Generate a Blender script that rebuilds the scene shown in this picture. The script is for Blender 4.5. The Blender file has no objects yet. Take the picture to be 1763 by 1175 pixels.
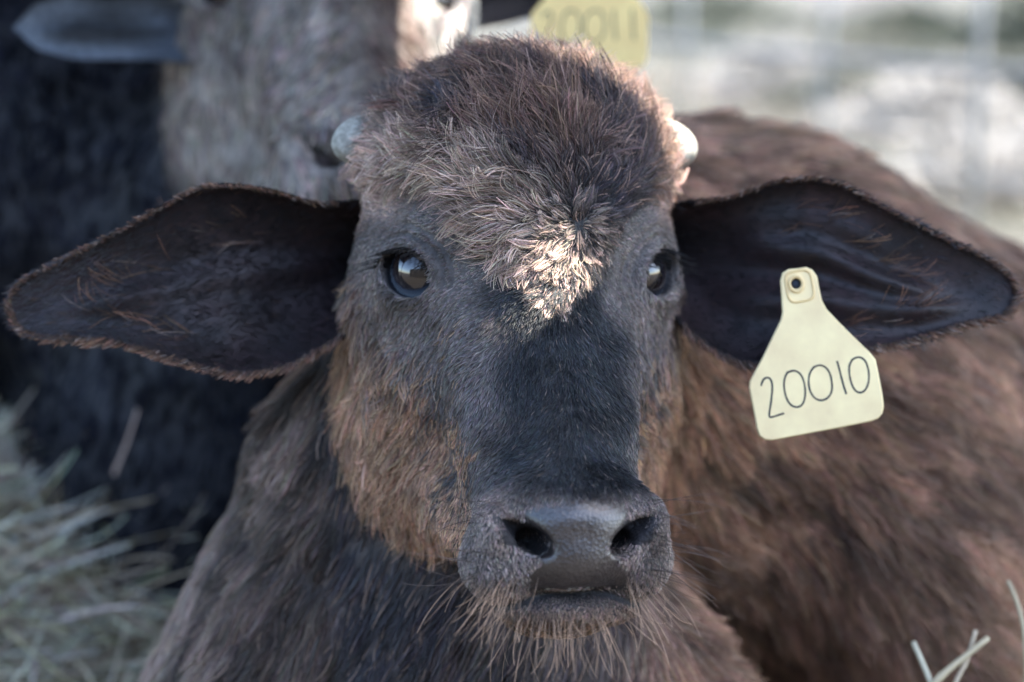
import bpy, math, time
import numpy as np
from mathutils import Vector, Matrix, kdtree
from mathutils.geometry import tessellate_polygon

T0 = time.time()
rng = np.random.default_rng(7)
C = bpy.context.scene.collection
sc = bpy.context.scene

# ------------------------------------------------------------------ camera
S = 0.59 / 1763.0            # metres per unit; the animals are laid out in these units
D0 = 1.15                    # metres from the lens to the calf's eyes
PITCH = math.radians(12.0)
CAM_H = 0.66
CX, CY = 881.5, 587.5
cam_d = bpy.data.cameras.new("camera")
cam = bpy.data.objects.new("camera", cam_d); C.objects.link(cam)
cam.location = (0, 0, CAM_H)
cam.rotation_euler = (math.pi / 2 - PITCH, 0, 0)
cam_d.sensor_width = 36.0
cam_d.lens = 36.0 * D0 / 0.59
cam_d.clip_start = 0.02
cam_d.clip_end = 400
cam_d.dof.use_dof = True
cam_d.dof.focus_distance = D0 - 150 * S
cam_d.dof.aperture_fstop = 3.0
cam_d.dof.aperture_blades = 0
sc.camera = cam
AX_R = np.array([1.0, 0, 0])
AX_F = np.array([0, math.cos(PITCH), -math.sin(PITCH)])
AX_U = np.array([0, math.sin(PITCH), math.cos(PITCH)])
CAMP = np.array([0, 0, CAM_H])

def to_world(p):
    p = np.asarray(p, float)
    return CAMP + p[..., 0:1] * S * AX_R + p[..., 1:2] * S * AX_U + (D0 - p[..., 2:3] * S) * AX_F

def dir_world(v):
    v = np.asarray(v, float)
    return v[..., 0:1] * AX_R + v[..., 1:2] * AX_U - v[..., 2:3] * AX_F

def L(px, py, z=0.0):
    """a place seen at (px, py) and z units nearer than the eyes -> layout units"""
    k = (D0 - z * S) / D0
    return np.array([(px - CX) * k, (CY - py) * k, z])

# ------------------------------------------------------------------ world, sun, exposure
SUN_EL = math.radians(55)
SUN_AZ = math.radians(85)      # from +Y (away from the lens) towards +X (right)
SUN = np.array([math.sin(SUN_AZ) * math.cos(SUN_EL), math.cos(SUN_AZ) * math.cos(SUN_EL), math.sin(SUN_EL)])
w = bpy.data.worlds.new("World"); sc.world = w; w.use_nodes = True
nt = w.node_tree; nt.nodes.clear()
wo = nt.nodes.new("ShaderNodeOutputWorld"); bg = nt.nodes.new("ShaderNodeBackground")
sky = nt.nodes.new("ShaderNodeTexSky"); sky.sky_type = 'NISHITA'; sky.sun_disc = False
sky.sun_elevation = SUN_EL; sky.sun_rotation = SUN_AZ
sky.ozone_density = 1.2
sky.air_density = 1.0; sky.dust_density = 1.6
nt.links.new(sky.outputs[0], bg.inputs[0]); bg.inputs[1].default_value = 0.15
nt.links.new(bg.outputs[0], wo.inputs[0])
sun_d = bpy.data.lights.new("sun", 'SUN'); sun_d.energy = 4.2; sun_d.angle = math.radians(0.35)
sun_d.color = (1.0, 0.93, 0.84)
sun = bpy.data.objects.new("sun", sun_d); C.objects.link(sun)
sun.rotation_euler = Vector(SUN).to_track_quat('Z', 'Y').to_euler()
sc.view_settings.view_transform = 'Standard'
sc.view_settings.look = 'None'
sc.view_settings.exposure = 2.55
sc.view_settings.gamma = 1.0
sc.render.engine = 'CYCLES'
sc.cycles.max_bounces = 6
sc.cycles_curves.shape = 'RIBBONS'
sc.cycles.use_denoising = True

# ------------------------------------------------------------------ noise
def _hash(ix, iy, iz, seed):
    h = (ix.astype(np.int64) * 374761393 + iy.astype(np.int64) * 668265263 + iz.astype(np.int64) * 2147483647 + seed * 974634777) & 0xFFFFFFFF
    h = ((h ^ (h >> 13)) * 1274126177) & 0xFFFFFFFF
    h = ((h ^ (h >> 16)) * 2246822519) & 0xFFFFFFFF
    return ((h ^ (h >> 15)) & 0xFFFFFF) / float(0xFFFFFF)

def noise(p, scale, seed=0):
    """value noise in 0..1 with features about `scale` units across"""
    q = np.asarray(p, float) / scale
    i = np.floor(q); f = q - i; f = f * f * (3 - 2 * f)
    i = i.astype(np.int64); r = 0
    for dx in (0, 1):
        wx = f[..., 0] if dx else 1 - f[..., 0]
        for dy in (0, 1):
            wy = f[..., 1] if dy else 1 - f[..., 1]
            for dz in (0, 1):
                wz = f[..., 2] if dz else 1 - f[..., 2]
                r = r + wx * wy * wz * _hash(i[..., 0] + dx, i[..., 1] + dy, i[..., 2] + dz, seed)
    return r

def noise3(p, scale, seed=0):
    return np.stack([noise(p, scale, seed), noise(p, scale, seed + 11), noise(p, scale, seed + 23)], -1) - 0.5

def sstep(a, b, x):
    t = np.clip((x - a) / (b - a), 0, 1)
    return t * t * (3 - 2 * t)

def norm(v):
    return v / np.maximum(np.linalg.norm(v, axis=-1, keepdims=True), 1e-9)

# ------------------------------------------------------------------ implicit shapes
def ell(p, c, r, R=None):
    q = p - np.asarray(c, float)
    if R is not None: q = q @ R
    r = np.asarray(r, float)
    k0 = np.sqrt(((q / r) ** 2).sum(-1)); k1 = np.sqrt(((q / (r * r)) ** 2).sum(-1))
    return k0 * (k0 - 1) / np.maximum(k1, 1e-6)

def cone(p, a, b, ra, rb, sx=1.0):
    a = np.asarray(a, float); b = np.asarray(b, float); q = p - a; ab = b - a
    t = np.clip((q @ ab) / (ab @ ab), 0, 1)
    e = q - t[..., None] * ab
    if sx != 1.0:
        e = e * np.array([1 / sx, 1, 1])
    return np.sqrt((e ** 2).sum(-1)) - (ra + (rb - ra) * t)

def path(p, pts, rs, k):
    d = cone(p, pts[0], pts[1], rs[0], rs[1])
    for i in range(1, len(pts) - 1):
        d = smin(d, cone(p, pts[i], pts[i + 1], rs[i], rs[i + 1]), k)
    return d

def smin(a, b, k):
    h = np.maximum(k - np.abs(a - b), 0) / k
    return np.minimum(a, b) - h * h * k * 0.25

def ssub(a, b, k):           # a minus b
    return -smin(-a, b, k)

def frame(n, up=(0, 1, 0)):
    """columns: right, up, n"""
    n = norm(np.asarray(n, float)); r = norm(np.cross(np.asarray(up, float), n)); u = np.cross(n, r)
    return np.stack([r, u, n], 1)

def rotx(d):
    a = math.radians(d); return np.array([[1, 0, 0], [0, math.cos(a), -math.sin(a)], [0, math.sin(a), math.cos(a)]])
def rotz(d):
    a = math.radians(d); return np.array([[math.cos(a), -math.sin(a), 0], [math.sin(a), math.cos(a), 0], [0, 0, 1]])
def roty(d):
    a = math.radians(d); return np.array([[math.cos(a), 0, math.sin(a)], [0, 1, 0], [-math.sin(a), 0, math.cos(a)]])

# ---- head, in its own frame: x to the picture's right, y up from the eyes, z out of the face
EYE_C = np.array([186.0, 2.0, -60.0]); EYE_R = 60.0
EYE_N = norm(np.array([0.74, 0.03, 0.66]))
def head_sdf(p):
    q = p.copy(); q[..., 0] = np.sqrt(q[..., 0] ** 2 + 4.0)
    d = ell(q, (0, 125, -160), (262, 250, 212))
    d = smin(d, ell(q, (0, 234, -175), (190, 122, 160)), 80)
    d = smin(d, ell(q, (205, 20, -200), (88, 120, 120)), 60)
    d = smin(d, ell(q, (185, 205, -185), (85, 75, 95)), 70)
    d = smin(d, ell(q, (0, 110, -50), (150, 200, 105)), 90)
    d = smin(d, cone(q, (0, -20, -66), (0, -345, 194), 138, 82), 80)
    d = smin(d, cone(q, (66, -60, -120), (60, -390, 140), 120, 74), 80)
    d = smin(d, ell(q, (172, -175, -215), (112, 240, 165), rotx(20)), 90)
    d = smin(d, cone(q, (110, -330, -160), (50, -520, 140), 100, 62), 70)
    # eye socket, brow and the ridge under the eye
    d = smin(d, ell(q, (178, 2, -72), (76, 78, 76)), 55)
    d = smin(d, path(q, [(130, 62, -12), (180, 82, -30), (222, 60, -80)], [26, 26, 24], 20), 40)
    d = smin(d, path(q, [(120, -75, 5), (110, -160, 62), (100, -260, 120)], [30, 30, 30], 30), 50)
    # muzzle
    d = smin(d, ell(q, (0, -425, 222), (142, 92, 110)), 60)
    d = smin(d, ell(q, (99, -470, 218), (74, 70, 84)), 34)
    d = smin(d, ell(q, (0, -440, 285), (88, 70, 62)), 24)
    d = smin(d, ell(q, (0, -396, 292), (84, 40, 56)), 22)
    d = smin(d, ell(q, (122, -408, 262), (34, 48, 54)), 26)
    d = smin(d, ell(q, (0, -362, 250), (108, 34, 62)), 34)
    # lower lip and chin
    chin = smin(ell(q, (0, -547, 212), (118, 37, 98)), ell(q, (0, -566, 150), (90, 40, 80)), 20)
    d = smin(d, chin, 12)
    d = ssub(d, path(q, [(0, -517, 352), (62, -513, 332), (108, -506, 296)], [6, 6, 4], 4), 12)
    # nostrils
    d = ssub(d, ell(q, (88, -416, 336), (50, 17, 60), rotz(38)), 11)
    d = ssub(d, ell(q, (70, -432, 300), (26, 19, 74), rotz(30)), 9)
    d = ssub(d, cone(q, (124, -396, 318), (136, -372, 300), 8, 3), 14)
    # philtrum
    d = ssub(d, cone(q, (0, -470, 354), (0, -505, 340), 3, 2), 12)
    # eye opening
    Fe = frame(EYE_N)
    Fe = Fe @ rotz(24)
    d = ssub(d, ell(q, EYE_C + EYE_N * 50 - np.array([0, 4.0, 0]), (58, 37, 40), Fe), 7)
    # lid crease (folds above and around the eye)
    ce = EYE_C + EYE_N * 30
    qq = (q - ce) @ Fe
    rr = np.sqrt((qq[..., 0] / 1.12) ** 2 + (qq[..., 1]) ** 2)
    lid = np.sqrt((rr - 62) ** 2 + np.minimum(np.abs(qq[..., 2]), 60) ** 2 * 0.0)
    up = sstep(-10, 30, qq[..., 1]) * sstep(0, 12, qq[..., 2] + 40)
    d = d + 7 * np.exp(-((rr - 64) / 6.0) ** 2) * up - 5 * np.exp(-((rr - 50) / 6.0) ** 2) * sstep(-60, -20, qq[..., 2])
    d = d + 5.5 * np.exp(-((rr - 80) / 6.0) ** 2) * up
    # tear line below the inner corner
    d = ssub(d, path(q, [(205, -55, -55), (200, -120, -62), (190, -170, -60)], [7, 8, 5], 6), 30)
    # vein and small hollows on the face
    d = d + 5 * (noise(p, 70, 3) - 0.5) + 2.0 * (noise(p, 26, 4) - 0.5)
    return d

class Head:
    """places head space in layout space"""
    def __init__(s, origin, yaw, roll, pitch, scale):
        s.R = rotz(roll) @ roty(yaw) @ rotx(pitch)     # head -> layout
        s.o = np.asarray(origin, float); s.k = scale
    def inv(s, p): return ((p - s.o) @ s.R) / s.k
    def fwd(s, h): return (np.asarray(h, float) * s.k) @ s.R.T + s.o
    def dirf(s, v): return np.asarray(v, float) @ s.R.T
    def sdf(s, p): return head_sdf(s.inv(p)) * s.k

H1 = Head((43, 116, 0), 11, 0.3, 0, 1.0)
B = lambda px, py, z: L(px, py, z)

def body1_sdf(p):
    # neck: head back and down to chest, body curled away to the right
    d = path(p, [B(900, 520, -260), B(830, 760, -380), B(780, 1150, -470), B(800, 1500, -520)], [225, 270, 320, 360], 120)
    d = smin(d, path(p, [B(700, 560, -300), B(625, 800, -430), B(540, 1260, -560)], [105, 185, 375], 100), 60)
    d = smin(d, path(p, [B(1010, 600, -950), B(1250, 675, -1100), B(1560, 830, -1300), B(1820, 980, -1500)], [505, 555, 540, 480], 200), 120)
    d = smin(d, path(p, [B(930, 560, -350), B(1060, 680, -850)], [200, 420], 50), 140)
    d = smin(d, ell(p, B(1540, 930, -800), (260, 420, 260), rotz(20)), 120)
    # haunch and folded fore leg towards the ground
    d = smin(d, path(p, [B(1000, 1100, -480), B(1260, 1330, -420), B(980, 1500, -300)], [210, 130, 90], 60), 90)
    # dewlap fold
    d = ssub(d, path(p, [B(540, 640, -160), B(548, 800, -150), B(565, 930, -150), B(640, 1080, -110), B(720, 1200, -90)], [14, 24, 28, 24, 20], 12), 52)
    d = d + 26 * (noise(p, 190, 31) - 0.5) + 10 * (noise(p, 70, 32) - 0.5)
    return d

def calf1_sdf(p):
    return smin(H1.sdf(p), body1_sdf(p), 70)

# ---- surface nets over a sparse grid
def mesh_sdf(f, lo, hi, h, blk=8):
    lo = np.asarray(lo, float); hi = np.asarray(hi, float)
    n = np.ceil((hi - lo) / (h * blk)).astype(int) * blk
    nb = n // blk
    g = np.stack(np.meshgrid(*[np.arange(k) for k in nb], indexing='ij'), -1).reshape(-1, 3)
    cen = lo + (g + 0.5) * blk * h
    dc = np.concatenate([f(c) for c in np.array_split(cen, max(1, len(cen) // 200000))])
    act = np.abs(dc) < blk * h * 1.15
    F = np.repeat(np.repeat(np.repeat(dc.reshape(nb).astype(np.float32), blk, 0), blk, 1), blk, 2)
    off = np.stack(np.meshgrid(*[np.arange(blk)] * 3, indexing='ij'), -1).reshape(-1, 3)
    ga = g[act]
    for ch in np.array_split(ga, max(1, len(ga) // 400)):
        idx = (ch[:, None, :] * blk + off[None]).reshape(-1, 3)
        F[idx[:, 0], idx[:, 1], idx[:, 2]] = f(lo + idx * h)
    s = F < 0
    nx, ny, nz = F.shape
    cnt = np.zeros((nx - 1, ny - 1, nz - 1), np.int8)
    for dx in (0, 1):
        for dy in (0, 1):
            for dz in (0, 1):
                cnt += s[dx:nx - 1 + dx, dy:ny - 1 + dy, dz:nz - 1 + dz]
    ci = np.argwhere((cnt > 0) & (cnt < 8))
    acc = np.zeros((len(ci), 3)); wn = np.zeros(len(ci))
    cor = [(0,0,0),(1,0,0),(0,1,0),(1,1,0),(0,0,1),(1,0,1),(0,1,1),(1,1,1)]
    val = [F[ci[:, 0] + c[0], ci[:, 1] + c[1], ci[:, 2] + c[2]].astype(float) for c in cor]
    for i, a in enumerate(cor):
        for j, b in enumerate(cor):
            if j > i and sum(abs(x - y) for x, y in zip(a, b)) == 1:
                m = (val[i] < 0) != (val[j] < 0)
                t = np.where(m, val[i] / np.where(m, val[i] - val[j], 1), 0)
                pt = np.array(a) + t[:, None] * (np.array(b) - np.array(a))
                acc += pt * m[:, None]; wn += m
    V = lo + (ci + acc / wn[:, None]) * h
    idm = np.full((nx - 1, ny - 1, nz - 1), -1, np.int32); idm[ci[:, 0], ci[:, 1], ci[:, 2]] = np.arange(len(ci))
    Q = []
    for ax in range(3):
        u, v = (ax + 1) % 3, (ax + 2) % 3
        sl0 = [slice(1, -1)] * 3; sl1 = [slice(1, -1)] * 3
        sl0[ax] = slice(0, -1); sl1[ax] = slice(1, None)
        a = s[tuple(sl0)]; b = s[tuple(sl1)]
        e = np.argwhere(a != b)
        sign = a[e[:, 0], e[:, 1], e[:, 2]]
        e = e + np.array([0 if k == ax else 1 for k in range(3)])
        def at(du, dv):
            w_ = e.copy(); w_[:, u] += du; w_[:, v] += dv
            return idm[w_[:, 0], w_[:, 1], w_[:, 2]]
        q = np.stack([at(-1, -1), at(0, -1), at(0, 0), at(-1, 0)], 1)
        q[~sign] = q[~sign][:, ::-1]
        Q.append(q[(q >= 0).all(1)])
    return V, np.concatenate(Q)

def grad(f, p, e=2.0):
    g = np.zeros_like(p)
    for k in range(3):
        o = np.zeros(3); o[k] = e
        g[:, k] = f(p + o) - f(p - o)
    return norm(g)

# ------------------------------------------------------------------ objects
def tag(o, label=None, cat=None, group=None, kind=None):
    if label: o['label'] = label
    if cat: o['category'] = cat
    if group: o['group'] = group
    if kind: o['kind'] = kind
    return o

def empty(name, loc):
    o = bpy.data.objects.new(name, None); C.objects.link(o); o.location = Vector(loc); o.empty_display_size = 0.1
    return o

def wpos(o):
    v = Vector((0, 0, 0))
    while o is not None:
        v += o.location; o = o.parent
    return np.array(v)

def mesh_obj(name, V, faces, mat, parent=None, world=False, origin=None, smooth=True, colors=None):
    """V in layout units unless world"""
    W = np.asarray(V, float) if world else to_world(V)
    org = wpos(parent) if parent is not None else (np.array(origin, float) if origin is not None else np.array([W[:, 0].mean(), W[:, 1].mean(), W[:, 2].min()]))
    me = bpy.data.meshes.new(name)
    me.from_pydata((W - org).tolist(), [], faces.tolist() if isinstance(faces, np.ndarray) else faces)
    if smooth: me.polygons.foreach_set('use_smooth', [True] * len(me.polygons))
    if colors is not None:
        at = me.attributes.new('tint', 'FLOAT_COLOR', 'POINT')
        c = np.ones((len(W), 4), np.float32); c[:, :3] = colors
        at.data.foreach_set('color', c.ravel())
    me.materials.append(mat)
    me.update()
    o = bpy.data.objects.new(name, me); C.objects.link(o)
    if parent is not None: o.parent = parent
    else: o.location = Vector(org)
    return o

def hair_obj(name, pts, rad, cols, mat, parent, rootw=1.0, tipw=0.25):
    """pts (n,k,3) layout units, rad (n,) units"""
    n, k, _ = pts.shape
    W = to_world(pts.reshape(-1, 3)) - wpos(parent)
    hc = bpy.data.hair_curves.new(name)
    hc.add_curves([k] * n)
    hc.attributes['position'].data.foreach_set('vector', W.astype(np.float32).ravel()) if 'position' in hc.attributes else hc.points.foreach_set('position', W.astype(np.float32).ravel())
    ra = hc.attributes.get('radius') or hc.attributes.new('radius', 'FLOAT', 'POINT')
    t = np.linspace(0, 1, k)
    prof = rootw + (tipw - rootw) * t ** 1.5
    ra.data.foreach_set('value', (rad[:, None] * prof[None] * S).astype(np.float32).ravel())
    ca = hc.attributes.new('tint', 'FLOAT_COLOR', 'CURVE')
    c = np.ones((n, 4), np.float32); c[:, :3] = cols
    ca.data.foreach_set('color', c.ravel())
    hc.materials.append(mat)
    o = bpy.data.objects.new(name, hc); C.objects.link(o); o.parent = parent
    return o

# ------------------------------------------------------------------ materials
def mat_new(name):
    m = bpy.data.materials.new(name); m.use_nodes = True
    t = m.node_tree; b = t.nodes['Principled BSDF']
    return m, t, b
def N(t, typ, **kw):
    n = t.nodes.new(typ)
    for k, v in kw.items(): setattr(n, k, v)
    return n

def hair_mat(name, rough=0.45, spec=0.5, tipmix=0.0, tip=(0.5, 0.4, 0.35)):
    m, t, b = mat_new(name)
    a = N(t, 'ShaderNodeAttribute', attribute_name='tint')
    hi = N(t, 'ShaderNodeHairInfo')
    mx = N(t, 'ShaderNodeMix', data_type='RGBA', blend_type='MULTIPLY')
    mx.inputs['Factor'].default_value = 1.0
    r = N(t, 'ShaderNodeValToRGB'); r.color_ramp.elements[0].color = (0.16, 0.16, 0.18, 1); r.color_ramp.elements[1].color = (1.65, 1.57, 1.5, 1)  # roots darkened as shadow inside the coat, tips brightened
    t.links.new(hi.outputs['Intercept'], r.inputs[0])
    t.links.new(a.outputs['Color'], mx.inputs['A']); t.links.new(r.outputs[0], mx.inputs['B'])
    t.links.new(mx.outputs['Result'], b.inputs['Base Color'])
    b.inputs['Roughness'].default_value = rough
    b.inputs['Specular IOR Level'].default_value = spec
    return m

def skin_mat(name, rough=0.6, spec=0.4, bump=0.3, bscale=900, tint=True, color=(0.03, 0.03, 0.035)):
    m, t, b = mat_new(name)
    if tint:
        a = N(t, 'ShaderNodeAttribute', attribute_name='tint'); src = a.outputs['Color']
        nz = N(t, 'ShaderNodeTexNoise'); nz.inputs['Scale'].default_value = 160; nz.inputs['Detail'].default_value = 5
        tc = N(t, 'ShaderNodeTexCoord'); t.links.new(tc.outputs['Object'], nz.inputs['Vector'])
        r = N(t, 'ShaderNodeValToRGB'); r.color_ramp.elements[0].position = 0.3; r.color_ramp.elements[1].position = 0.7
        r.color_ramp.elements[0].color = (0.55, 0.55, 0.55, 1); r.color_ramp.elements[1].color = (1.2, 1.2, 1.2, 1)
        t.links.new(nz.outputs[0], r.inputs[0])
        mx = N(t, 'ShaderNodeMix', data_type='RGBA', blend_type='MULTIPLY'); mx.inputs['Factor'].default_value = 1
        t.links.new(src, mx.inputs['A']); t.links.new(r.outputs[0], mx.inputs['B'])
        t.links.new(mx.outputs['Result'], b.inputs['Base Color'])
        t.links.new(a.outputs['Alpha'], b.inputs['Roughness'])
    else:
        b.inputs['Base Color'].default_value = (*color, 1)
        b.inputs['Roughness'].default_value = rough
    b.inputs['Specular IOR Level'].default_value = spec
    if tint:
        mr = N(t, 'ShaderNodeMapRange'); mr.inputs['From Min'].default_value = 0.6; mr.inputs['From Max'].default_value = 0.32
        t.links.new(a.outputs['Alpha'], mr.inputs['Value']); t.links.new(mr.outputs[0], b.inputs['Coat Weight'])
        b.inputs['Coat Roughness'].default_value = 0.34; b.inputs['Coat IOR'].default_value = 1.5
    vo = N(t, 'ShaderNodeTexVoronoi'); vo.inputs['Scale'].default_value = bscale
    tc2 = N(t, 'ShaderNodeTexCoord'); t.links.new(tc2.outputs['Object'], vo.inputs['Vector'])
    bp = N(t, 'ShaderNodeBump'); bp.inputs['Strength'].default_value = bump; bp.inputs['Distance'].default_value = 0.0006
    t.links.new(vo.outputs['Distance'], bp.inputs['Height']); t.links.new(bp.outputs[0], b.inputs['Normal'])
    return m

def plain_mat(name, color, rough=0.5, spec=0.5, nscale=None, namt=0.3, metal=0.0):
    m, t, b = mat_new(name)
    b.inputs['Roughness'].default_value = rough; b.inputs['Specular IOR Level'].default_value = spec
    b.inputs['Metallic'].default_value = metal
    if nscale:
        nz = N(t, 'ShaderNodeTexNoise'); nz.inputs['Scale'].default_value = nscale; nz.inputs['Detail'].default_value = 6
        tc = N(t, 'ShaderNodeTexCoord'); t.links.new(tc.outputs['Object'], nz.inputs['Vector'])
        r = N(t, 'ShaderNodeValToRGB'); r.color_ramp.elements[0].position = 0.3; r.color_ramp.elements[1].position = 0.7
        c = np.array(color)
        r.color_ramp.elements[0].color = (*(c * (1 - namt)), 1); r.color_ramp.elements[1].color = (*np.minimum(c * (1 + namt), 1), 1)
        t.links.new(nz.outputs[0], r.inputs[0]); t.links.new(r.outputs[0], b.inputs['Base Color'])
        bp = N(t, 'ShaderNodeBump'); bp.inputs['Strength'].default_value = 0.3; bp.inputs['Distance'].default_value = 0.001
        t.links.new(nz.outputs[0], bp.inputs['Height']); t.links.new(bp.outputs[0], b.inputs['Normal'])
    else:
        b.inputs['Base Color'].default_value = (*color, 1)
    return m

M_SKIN = skin_mat('calf_skin', bump=0.9, bscale=560, spec=0.6)
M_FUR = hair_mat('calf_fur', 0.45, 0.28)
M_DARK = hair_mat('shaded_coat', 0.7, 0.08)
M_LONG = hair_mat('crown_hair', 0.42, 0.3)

# ------------------------------------------------------------------ fur growing
def sample(V, Fc, Nrm, weight, n, seed):
    """roots on a quad mesh, spread by area * weight(point)"""
    r = np.random.default_rng(seed)
    T = np.concatenate([Fc[:, [0, 1, 2]], Fc[:, [0, 2, 3]]])
    a, b, c = V[T[:, 0]], V[T[:, 1]], V[T[:, 2]]
    ar = 0.5 * np.linalg.norm(np.cross(b - a, c - a), axis=1)
    wt = ar * weight((a + b + c) / 3, norm(Nrm[T[:, 0]] + Nrm[T[:, 1]] + Nrm[T[:, 2]]))
    n = int(n)
    i = r.choice(len(T), n, p=wt / wt.sum())
    u = r.random(n); v = r.random(n); m = u + v > 1; u[m] = 1 - u[m]; v[m] = 1 - v[m]
    w_ = 1 - u - v
    P = a[i] * w_[:, None] + b[i] * u[:, None] + c[i] * v[:, None]
    Nn = norm(Nrm[T[i, 0]] * w_[:, None] + Nrm[T[i, 1]] * u[:, None] + Nrm[T[i, 2]] * v[:, None])
    return P, Nn

def grow(P, Nn, comb, length, lift, k=6, bend=0.5, wild=0.15, clump=None, camount=0.6, curl=0.0, grav=0.0, seed=1, sink=2.0):
    r = np.random.default_rng(seed)
    n = len(P)
    d = comb(P); d = d - (d * Nn).sum(-1, keepdims=True) * Nn; d = norm(d)
    d = norm(d + wild * r.normal(size=(n, 3)))
    side = np.cross(Nn, d)
    cur = curl * r.normal(size=n)
    st = length / (k - 1)
    pts = np.zeros((n, k, 3)); p = P - Nn * sink; pts[:, 0] = p
    for j in range(1, k):
        t = j / (k - 1)
        lf = np.full(n, 1.0) * lift * (1 - bend * t)
        v = d * np.cos(lf)[:, None] + Nn * np.sin(lf)[:, None] + side * (cur * t)[:, None] + np.array([0, -1, 0]) * grav * t
        p = p + norm(v) * st[:, None]; pts[:, j] = p
    if clump:
        m = max(2, int(n / clump)); ci = r.choice(n, m, replace=False)
        kd = kdtree.KDTree(m)
        for q, i in enumerate(ci): kd.insert(P[i], q)
        kd.balance()
        near = np.fromiter((kd.find(x)[1] for x in P.tolist()), int, n)
        g = ci[near]
        off = pts[g] - pts[g][:, :1] + pts[:, :1]      # same shape as the clump's own lock
        t = np.linspace(0, 1, k)[None, :, None]
        amt = camount * (0.6 + 0.8 * r.random(n))[:, None, None]
        amt = np.clip(amt, 0, 1)
        tgt = pts[g] * 0.8 + off * 0.2
        sc_ = (length / np.maximum(length[g], 1e-3))[:, None, None]
        tgt = pts[g][:, :1] + (tgt - pts[g][:, :1]) * np.clip(sc_, 0.7, 1.3)
        pts = pts * (1 - amt * t ** 1.3) + tgt * (amt * t ** 1.3)
        return pts, near
    return pts, None

# ================================================================== THE CALF
GROUND_T = 0.0
calf = empty('calf', (0.12, 1.35, GROUND_T))
tag(calf, 'dark brown buffalo calf facing the camera with a numbered yellow tag in its ear', 'calf')

def hp(px, py, z): return H1.inv(L(px, py, z)[None])[0]
WHORL = hp(1002, 388, 70)

def face_cols(h, p, rnd=None):
    """coat colour in head space: slate face, tan cheeks, brown crown, painted sun by the horns"""
    x, y, z = h[:, 0], h[:, 1], h[:, 2]
    ax = np.abs(x - 14)
    slate = np.array([0.024, 0.028, 0.032]); tan = np.array([0.33, 0.21, 0.14]); brown = np.array([0.115, 0.072, 0.055])
    grey = np.array([0.15, 0.135, 0.13]); black = np.array([0.012, 0.014, 0.02])
    c = np.repeat(slate[None], len(h), 0)
    def mixc(c, m, col): return c * (1 - m[:, None]) + np.asarray(col) * m[:, None]
    nz = noise(p, 60, 9) - 0.5
    c = mixc(c, sstep(70, 150, ax + 50 * nz) * (1 - sstep(30, 90, y)) * sstep(-420, -300, y) * 0.75, grey)
    # tan cheeks, behind and below the eyes
    line = 128 + 0.25 * (y + 180) + 75 * sstep(-300, -140, y)
    ck = sstep(-90, 120, ax - line + 110 * nz - np.maximum(z - 40, 0) * 0.34 - 38) * (1 - sstep(-60, 20, y)) * sstep(-500, -420, y) * (1 - sstep(90, 150, z) * (1 - sstep(-420, -360, y)))
    if rnd is not None: ck = sstep(-0.1, 0.1, ck * 1.2 - 0.1 - rnd)
    c = mixc(c, ck * 0.95, tan)
    jaw = sstep(0, 110, -z + 60 * (1 - sstep(-330, -230, y))) * (1 - sstep(-90, 60, y)) * sstep(100, 190, ax)
    c = mixc(c, (jaw if rnd is None else sstep(-0.1, 0.1, jaw - 0.12 - rnd * 0.9)) * 0.8, tan)
    # ring of bare grey skin round the eye
    e = np.minimum(np.linalg.norm(h - EYE_C, axis=1), np.linalg.norm(h * [-1, 1, 1] - EYE_C, axis=1))
    c = mixc(c, (1 - sstep(110, 190, e)) * 0.85, np.array([0.17, 0.15, 0.14]))
    # crown
    cr = sstep(95, 150, y + 0.0 * ax)
    c = mixc(c, cr * 0.9, brown)
    hb = sstep(205, 245, np.abs(x)) * sstep(60, 110, y) * (1 - sstep(235, 290, y)) * sstep(-300, -200, z)  # fur below the horns paled as painted sunlight
    c = mixc(c, hb * 0.8, np.array([0.34, 0.25, 0.21]))
    # muzzle
    mz = (1 - sstep(-385, -335, y + 10 * nz)) * sstep(60, 130, z)
    c = mixc(c, mz * 0.9, np.array([0.19, 0.16, 0.145]))
    ch = (1 - sstep(-545, -520, y)) * sstep(50, 120, z)
    c = mixc(c, ch * 0.8, np.array([0.17, 0.115, 0.08]))
    return c

def is_head(p):
    return sstep(-40, 40, body1_sdf(p) - H1.sdf(p))

def pad_mask(h):
    """bare wet nose between the nostrils, 1 inside"""
    x, y, z = np.abs(h[:, 0]), h[:, 1], h[:, 2]
    wdt = 92 - 44 * np.exp(-((y + 432) / 30.0) ** 2) - 8 * sstep(-495, -512, y) + 16 * (noise(h, 26, 17) - 0.5)
    return sstep(-4, 16, wdt - x) * sstep(-512, -500, y) * (1 - sstep(-368, -350, y + 0.0028 * x * x)) * sstep(200, 240, z)

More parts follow.
